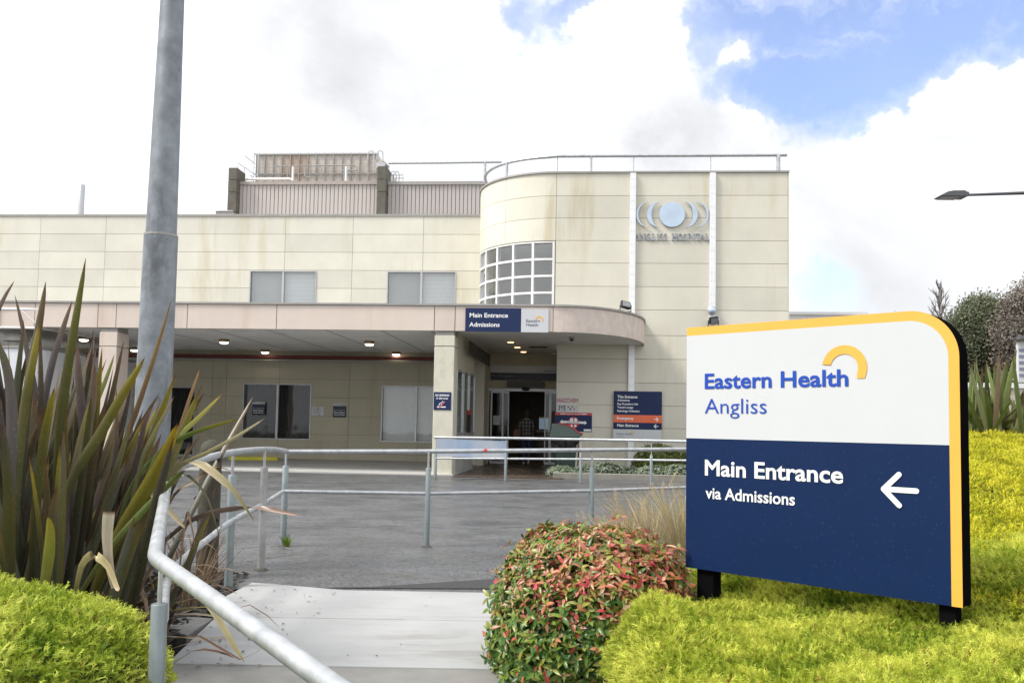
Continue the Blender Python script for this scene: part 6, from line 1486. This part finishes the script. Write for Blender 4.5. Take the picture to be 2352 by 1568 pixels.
hero([(200, 1400), (270, 1200), (310, 1080), (330, 980), (352, 930)], 14, 4.5, 4.4, PUR, PUR, (.3, .17, .13))
hero([(160, 1400), (250, 1260), (330, 1170), (400, 1100), (425, 1080)], 16, 4.0, 3.9, OL, GRN, OL)
# dense mass behind: blades fanned from several crowns
for i in range(340):
    cx, cy = rf_.gauss(25, 115), rf_.uniform(4.0, 5.4); b = at(cx, 1300, cy); b.z = 0
    cx = min(cx, 230); lean = min(.26, (cx - 90) / 480 + rf_.gauss(0, .12)); ln = rf_.uniform(.85, 1.75) * (1.0 if cx < 260 else .8); arch = rf_.uniform(.02, .28)
    dr = Vector((lean, rf_.gauss(-.05, .22), 1)).normalized()
    p = [b + dr * ln * t + Vector((lean, rf_.gauss(0, .05), -.6)) * arch * ln * t * t for t in (0, .35, .7, 1)]
    cA = rf_.choice((DRG, DRG, OLD, (.055, .055, .055), (.05, .058, .03))); cB = rf_.choice((OLD, PUR, OLD, (.075, .085, .05), OL)); cC = rf_.choice((OL, BRN, PUR, YEL))
    LV.add(ribbon(p, rf_.uniform(.028, .062), Vector((1, rf_.uniform(-1.2, 1.2), 0)), .16, cA, cB, cC, n=9))
for i in range(70):    # taller blades at the far left of the clump
    b = at(rf_.uniform(-120, 150), 1300, rf_.uniform(4.3, 5.6)); b.z = 0; dr = Vector((rf_.gauss(0, .16), rf_.gauss(0, .15), 1)).normalized(); ln = rf_.uniform(1.25, 1.85)
    p = [b + dr * ln * t + Vector((rf_.gauss(0, .2), 0, -.5)) * .06 * ln * t * t for t in (0, .35, .7, 1)]
    LV.add(ribbon(p, rf_.uniform(.035, .065), Vector((1, rf_.uniform(-1, 1), 0)), .16, DRG, rf_.choice((OLD, OLD, PUR, DRG)), rf_.choice((OL, BRN, PUR)), n=9))
for i in range(20):   # outer skirt arching right over the bed
    b = at(rf_.uniform(200, 320), 1330, rf_.uniform(4.2, 5.2)); b.z = 0; lean = rf_.uniform(.25, .9); ln = rf_.uniform(.5, .85)
    dr = Vector((lean, rf_.gauss(-.1, .35), .9)).normalized(); p = [b + dr * ln * t + Vector((lean * .5, 0, -1)) * .33 * ln * t ** 2.2 for t in (0, .35, .7, 1)]
    LV.add(ribbon(p, rf_.uniform(.022, .05), Vector((.6, 1, .1)), .15, rf_.choice((DRG, OLD)), rf_.choice((OL, OLD, PUR, BRN)), rf_.choice((BRN, OL, YEL)), n=9))
LV.build('green_leaves', flax)
blunt = ([0, .3, .8, .97, 1], [.45, .7, .95, 1.0, .96])
hero([(262, 1350), (250, 1290), (246, 1230), (250, 1174)], 26, 3.7, 3.68, DRY, (.55, .47, .36), (.62, .55, .44), True, .10, blunt)
hero([(172, 1360), (185, 1300), (205, 1276), (225, 1277), (250, 1300), (268, 1345), (273, 1357)], 22, 3.75, 3.6, OL, (.5, .42, .22), DRY, True, .10)
hero([(330, 1240), (370, 1120), (410, 1072), (450, 1062), (490, 1082), (540, 1130), (585, 1198)], 17, 4.4, 4.2, OL, (.42, .36, .2), OL, True, .14)
hero([(320, 1240), (390, 1080), (430, 1064), (470, 1075), (515, 1110), (556, 1146)], 18, 4.5, 4.3, OL, (.55, .47, .33), DRY, True, .10)
hero([(360, 1260), (420, 1205), (480, 1178), (540, 1168), (600, 1166), (650, 1176), (690, 1185)], 13, 4.7, 4.5, OLD, (.26, .19, .16), (.25, .12, .06), True, .14)
hero([(392, 1345), (420, 1346), (465, 1372), (500, 1420), (535, 1480), (562, 1520)], 17, 4.2, 3.9, OL, (.33, .29, .16), (.2, .17, .04), True, .12)
hero([(370, 1200), (410, 1096), (445, 1102), (480, 1150), (505, 1237)], 7, 4.4, 4.3, OLD, (.2, .2, .12), DRG, True, .1)
hero([(300, 1180), (330, 1128), (370, 1152), (405, 1190), (427, 1214)], 15, 4.2, 4.1, OL, (.6, .5, .33), DRY, True, .1)
hero([(340, 1250), (400, 1135), (445, 1105), (490, 1072), (530, 1080)], 10, 4.4, 4.4, BRN, BRN, (.34, .2, .05), True, .1)
for i in range(34):
    b = at(rf_.uniform(300, 420), 1340, rf_.uniform(4.3, 5.4)); b.z = rf_.uniform(0, .35); a = rf_.uniform(-.4, 1.1); ln = rf_.uniform(.25, .8)
    dr = Vector((a, rf_.gauss(-.1, .4), rf_.uniform(.1, .9))).normalized(); p = [b + dr * ln * t + Vector((.1, 0, -1)) * rf_.uniform(.2, .6) * ln * t * t for t in (0, .4, .75, 1)]
    LD.add(ribbon(p, rf_.uniform(.008, .026), Vector((.5, 1, .2)), .1, BRN, rf_.choice((BRN, DRY, (.2, .09, .04), (.3, .2, .13))), rf_.choice((DRY, BRN)), n=8))
LD.build('dry_leaves', flax)
def small_flax(name, c, label, n, h, spread, seed, greens):
    r = random.Random(seed); t = thing(name, tuple(c), label, 'flax'); q = Leaves(); c = Vector(c)
    for i in range(n):
        a = r.uniform(0, 2 * pi); lean = abs(r.gauss(0, .38)); b = c + Vector((r.gauss(0, spread * .3), r.gauss(0, spread * .3), -.05)); ln = h * r.uniform(.6, 1.25)
        hd = Vector((cos(a), sin(a), 0)); bend = r.choice((.03, .06, .12, .12, .5)); p = [b + (Vector((0, 0, 1)) + hd * lean).normalized() * ln * s_ + (hd * .5 + Vector((0, 0, -1))) * bend * ln * s_ * s_ for s_ in (0, .35, .7, 1)]
        g = r.choice(greens); q.add(ribbon(p, r.uniform(.04, .075), Vector((1, r.uniform(-1, 1), 0)), .15, (.07, .06, .03), g, tuple(x * 1.3 for x in g), n=8))
    q.build('leaves', t); return t
GR2 = ((.13, .18, .045), (.16, .20, .06), (.10, .13, .035), (.20, .22, .08), (.15, .11, .07))
fp = at(2290, 1000, 9.5); small_flax('flax_plant', (fp.x, fp.y, 1.02), 'green flax clump on top of the bank right of the entrance sign', 110, 1.0, .55, 4, GR2)
fp = at(2400, 985, 10.5); small_flax('flax_plant', (fp.x, fp.y, 1.05), 'paler green flax clump cut by the right edge on the bank', 90, .9, .5, 6, GR2)
# dry ornamental grasses
def grass_tuft(name, c, n, h, label, seed, cols, plumes=10, spread=.25, cat='grass', lean=(0, 0), lw=.004):
    r = random.Random(seed); t = thing(name, tuple(c), label, cat); q = Leaves(); c = Vector(c)
    for i in range(n):
        a = r.uniform(0, 2 * pi); hd = Vector((cos(a), sin(a), 0)); ln = h * r.uniform(.5, 1.15); o = r.uniform(.1, .75); b = c + hd * r.random() * spread * .5
        p = [b + Vector((0, 0, ln)) * s_ * (1 - .28 * s_ * o) + (hd * o + Vector((lean[0], lean[1], 0))) * ln * s_ ** 1.6 * .8 for s_ in (0, .35, .7, 1)]
        g = r.choice(cols); q.add(ribbon(p, lw * r.uniform(.7, 1.5), Vector((1, r.uniform(-1, 1), 0)), .1, g, g, tuple(x * 1.1 for x in g), n=6))
    q.build('blades', t, m_dry)
    mb_V, mb_F, mb_C = [], [], []; rg = np.random.default_rng(seed)
    for i in range(plumes):
        a = r.uniform(0, 2 * pi); hd = Vector((cos(a), sin(a), 0)); top = c + hd * spread * r.uniform(.3, 1.5) + Vector((lean[0] * h, lean[1] * h, h * r.uniform(.55, 1.0))); ax = (Vector((0, 0, 1)) + hd * .5).normalized()
        for k in range(170):
            s_ = r.random(); p = top + ax * (s_ - .5) * .16; d = (Vector((r.gauss(0, 1), r.gauss(0, 1), r.gauss(.6, .6)))).normalized() * .026 * (1 - abs(s_ - .45)); w = d.orthogonal().normalized() * .0012
            o = len(mb_V); mb_V += [tuple(p - w), tuple(p + w), tuple(p + d)]; mb_F.append((o, o + 1, o + 2)); mb_C += [cols[0]] * 3
    if mb_V: np_mesh('seed_plumes', mb_V, np.array(mb_F), np.array(mb_C), m_dry, parent=t)
    return t
STRAW = ((.60, .49, .30), (.66, .57, .38), (.50, .38, .21), (.44, .41, .18))
for (px, d, h, lab, sd, ln) in ((1560, 7.6, .78, 'dry straw coloured grass tuft against the left edge of the entrance sign', 2, (-.25, 0)), (1490, 7.3, .66, 'dry straw coloured grass tuft behind the right shoulder of the red dome shrub', 3, (-.35, 0)), (1420, 7.0, .50, 'thin dry grass tuft with plumes behind the top of the red dome shrub', 4, (-.2, 0))):
    g = at(px, 1200, d); grass_tuft('dry_grass', (g.x, g.y, .12), 250, h * .9, lab, sd, STRAW, 7, .22, lean=ln)
g = at(440, 1330, 5.9); grass_tuft('dry_grass', (g.x, g.y, 0), 110, .5, 'reddish brown fountain grass with drooping plumes at the foot of the timber bollard', 9, ((.24, .16, .10), (.36, .27, .18), (.19, .12, .075)), 10, .25, lean=(.15, -.1))
g = atz(655, 1254); grass_tuft('weed', (g.x + .02, g.y - .03, 0), 50, .13, 'small green weed growing at the foot of a handrail post on the road', 12, ((.14, .24, .03), (.22, .30, .05)), 0, .06, cat='weed', lw=.006)
# bed in front of the tower: shrub and silver edging
def bush(name, c, rx, ry, h, n, label, cols, seed, L=(.05, .09)):
    return dome_shrub(name, c, rx, ry, h, n, label, cols, cols, L=L, power=2.1, seed=seed, whorl=3)
GB = ((.10, .14, .025), (.15, .19, .03), (.21, .24, .05), (.07, .10, .02), (.26, .27, .06))
def bedx(px, w): return bu(px, 1080, w)
c = BW(bedx(1512, 23.4), 23.4, .08); bush('green_shrub', tuple(c), .72, .6, .72, 7000, 'rounded olive green shrub in the bed below the directory sign', GB, 31)
c = BW(bedx(1590, 23.2), 23.2, .08); bush('green_shrub', tuple(c), .7, .6, .66, 5000, 'olive green shrub in the bed partly hidden by the entrance sign', GB, 32)
SV = ((.33, .38, .30), (.42, .47, .40), (.22, .28, .17), (.15, .22, .08))
for i, (px, w, rx, h, lab) in enumerate(((1290, 21.6, .38, .20, 'silver leaved edging plant at the foot of the green bin'), (1345, 21.8, .36, .22, 'silver leaved edging plant left of the rail post in the bed'), (1395, 21.9, .46, .34, 'taller silver leaved edging plant below the white strap'), (1443, 22.2, .34, .20, 'low silver leaved plant just left of the olive shrub'), (1505, 21.5, .50, .26, 'silver green edging plant in front of the olive shrub'), (1560, 21.4, .5, .3, 'silver green edging plant nearest the entrance sign edge'))):
    c = BW(bedx(px, w), w, .07); bush('edging_plant', tuple(c), rx, .3, h, 1800, lab, SV, 50 + i, L=(.03, .06))
# background trees
def tree(name, x, y, h, lobes, cols, label, seed, leaf=.12, n=9000, trunk=(.10, .085, .07), base=.0, limbs=7):
    r = np.random.default_rng(seed); pr_ = random.Random(seed); t = thing(name, (x, y, base), label, 'tree')
    mb = MB(); rt = h * .022 + .06
    mb.tube([(x, y, base - .2), (x + .1, y, base + h * .3), (x - .1, y, base + h * .6)], [rt, rt * .7, rt * .35], 8)
    for i in range(limbs):
        lb = lobes[i % len(lobes)]; e = Vector((x + lb[0], y + lb[1], base + lb[2])); s_ = Vector((x, y, base + h * pr_.uniform(.2, .5)))
        mb.tube([s_, s_.lerp(e, .5) + Vector((pr_.gauss(0, .3), 0, pr_.gauss(0, .3))), e], [rt * .45, rt * .25, rt * .08], 6)
    build('trunk', mb, mat('bark', trunk, .9, var=.3, scale=8), t)
    Vs, Cs = [], []; tot = sum(l[3] ** 2 for l in lobes); cols = np.array(cols)
    for lx, ly, lz, lr, sq in lobes:
        m = int(n * lr ** 2 / tot); ncl = max(8, m // 28); cd = nrm(r.normal(size=(ncl, 3))); cr = r.random((ncl, 1)) ** .35
        cc = cd * cr * lr * np.array([1, 1, sq]); tone = r.uniform(.6, 1.35, ncl) * (.85 + .25 * (cc[:, 2] / lr)); ci = r.integers(0, len(cols), ncl)
        which = r.integers(0, ncl, m); p = cc[which] + r.normal(size=(m, 3)) * lr * .24 + np.array([x + lx, y + ly, base + lz])
        d = nrm(r.normal(size=(m, 3))); s_ = nrm(np.cross(d, r.normal(size=(m, 3)))); L_ = leaf * r.uniform(.6, 1.4, (m, 1))
        Vs.append(np.stack([p - d * L_, p + s_ * L_ * .45, p + d * L_, p - s_ * L_ * .45], 1).reshape(-1, 3)); Cs.append(np.repeat(cols[ci[which]] * r.uniform(.8, 1.2, (m, 1)), 4, 0))
    V = np.concatenate(Vs); np_mesh('crown', V, np.arange(len(V)).reshape(-1, 4), np.concatenate(Cs), m_tree, parent=t); return t
DT = 62.0
def T_(px, py): p = at(px, py, DT); return p
EUC = ((.17, .19, .115), (.21, .225, .145), (.12, .145, .085)); BRO = ((.23, .20, .17), (.27, .235, .20), (.18, .175, .135), (.24, .20, .175))
def mk(px, ytop, lobes_px, cols, label, seed, n=9000, dy=0.0, leaf=.095):
    b = T_(px, 900); k = DT / F; x = b.x; lb = []
    for (lx, ly, lr, sq) in lobes_px:
        p = T_(lx, ly); lb.append((p.x - x, random.Random(seed + lx).uniform(-1, 1) * lr * k * .5, p.z, lr * k, sq))
    tree('background_tree', x, DT + dy, T_(px, ytop).z, lb, cols, label, seed, n=n, leaf=leaf)
mk(2236, 680, [(2212, 745, 40, .8), (2250, 708, 40, .7), (2262, 722, 42, .8), (2200, 790, 48, .9), (2262, 770, 55, .9), (2225, 830, 50, .9), (2190, 840, 40, .9), (2270, 840, 50, .9), (2232, 780, 45, .9)], EUC, 'olive green gum tree rising behind the right corner of the entrance sign', 71, 60000)
mk(2330, 655, [(2305, 715, 48, .8), (2335, 690, 45, .8), (2370, 690, 55, .8), (2275, 780, 48, .9), (2320, 770, 60, .9), (2355, 760, 60, .9), (2295, 835, 55, .8), (2345, 840, 60, .9), (2390, 820, 60, .9), (2270, 740, 30, .9)], BRO, 'brownish grey leaved tree at the right edge, tallest of the trees', 72, 80000, -3)
mk(2110, 712, [(2105, 728, 26, .6), (2130, 735, 30, .6), (2150, 770, 40, .9)], EUC, 'dark tree top just showing over the rounded corner of the entrance sign', 73, 12000, 4)
mk(2440, 700, [(2430, 740, 60, .9), (2470, 800, 70, .9), (2420, 840, 50, .9)], EUC, 'dark green tree beyond the right edge behind the notice sign', 74, 12000, 2)
# bare winter tree
b = T_(2160, 900); t = thing('bare_tree', (b.x, DT + 8, 0), 'leafless upright tree with fine twigs between the green trees', 'tree'); mb = MB(); k = (DT + 8) / F; pr_ = random.Random(5)
topz = at(2163, 650, DT + 8).z
def branch(p, d, ln, r, lev):
    e = p + d * ln; mb.tube([p, p.lerp(e, .5) + Vector((pr_.gauss(0, .04), 0, 0)) * ln, e], [r, r * .8, r * .55], 5 if lev < 2 else 3, cap=False)
    if lev >= 5: return
    for i in range(3 if lev < 4 else 2):
        nd = (d + Vector((pr_.gauss(0, .17), pr_.gauss(0, .17), .22))).normalized(); branch(p.lerp(e, pr_.uniform(.45, 1)), nd, ln * pr_.uniform(.55, .8), max(.022, r * .58), lev + 1)
P_ = Vector((at(2160, 900, DT + 8).x, DT + 8, 0)); mb.tube([P_, P_ + Vector((0, 0, topz * .55)), P_ + Vector((.05, 0, topz * .97))], [.20, .11, .025], 8); build('trunk', mb, mat('grey_bark', (.17, .15, .135), .9, var=.2), t)
mb = MB()
def twig(p, d, ln, r, lev):
    e = p + d * ln; mb.tube([p, p.lerp(e, .5) + Vector((pr_.gauss(0, .05), pr_.gauss(0, .05), .02)) * ln, e], [r, r * .8, r * .6], 4, cap=False)
    if lev >= 3: return
    for i in range(4):
        nd = (d + Vector((pr_.gauss(0, .26), pr_.gauss(0, .26), .10))).normalized(); twig(p.lerp(e, .25 + .2 * i + pr_.uniform(-.08, .08)), nd, ln * pr_.uniform(.45, .7), max(.018, r * .55), lev + 1)
for i in range(26):
    rel = .42 + .52 * i / 25; a = i * 2.4; twig(P_ + Vector((.04, 0, topz * rel)), Vector((cos(a) * .42, sin(a) * .42, 1)).normalized(), topz * (.20 * (1.06 - rel) + .035), .05, 1)
build('branches', mb, mat('grey_twigs', (.20, .175, .16), .9), t)

# scraps of leaf and bark on the path and road edge
rl_ = random.Random(31); V, T_l, C = [], [], []
for i in range(130):
    near = i < 90
    x, y = (rl_.uniform(-1.95, -1.2) if near else rl_.uniform(-1.9, .2)), (rl_.uniform(4.0, 7.4) if near else rl_.uniform(4.2, 9.0))
    a, s_ = rl_.uniform(0, 6.28), rl_.uniform(.006, .02); z = .026 if y < 6.45 else .008; o = len(V)
    d, e = (cos(a) * s_, sin(a) * s_), (-sin(a) * s_ * .4, cos(a) * s_ * .4)
    V += [(x - d[0], y - d[1], z), (x + e[0], y + e[1], z + .004), (x + d[0], y + d[1], z + .002), (x - e[0], y - e[1], z + .004)]; T_l.append((o, o + 1, o + 2, o + 3)); C += [rl_.choice(((.12, .07, .03), (.05, .04, .03), (.22, .16, .07), (.10, .05, .03)))] * 4
props(np_mesh('leaf_litter', V, np.array(T_l), np.array(C), m_dry), 'small brown leaf scraps scattered on the path and road edge', 'leaf litter', kind='stuff')
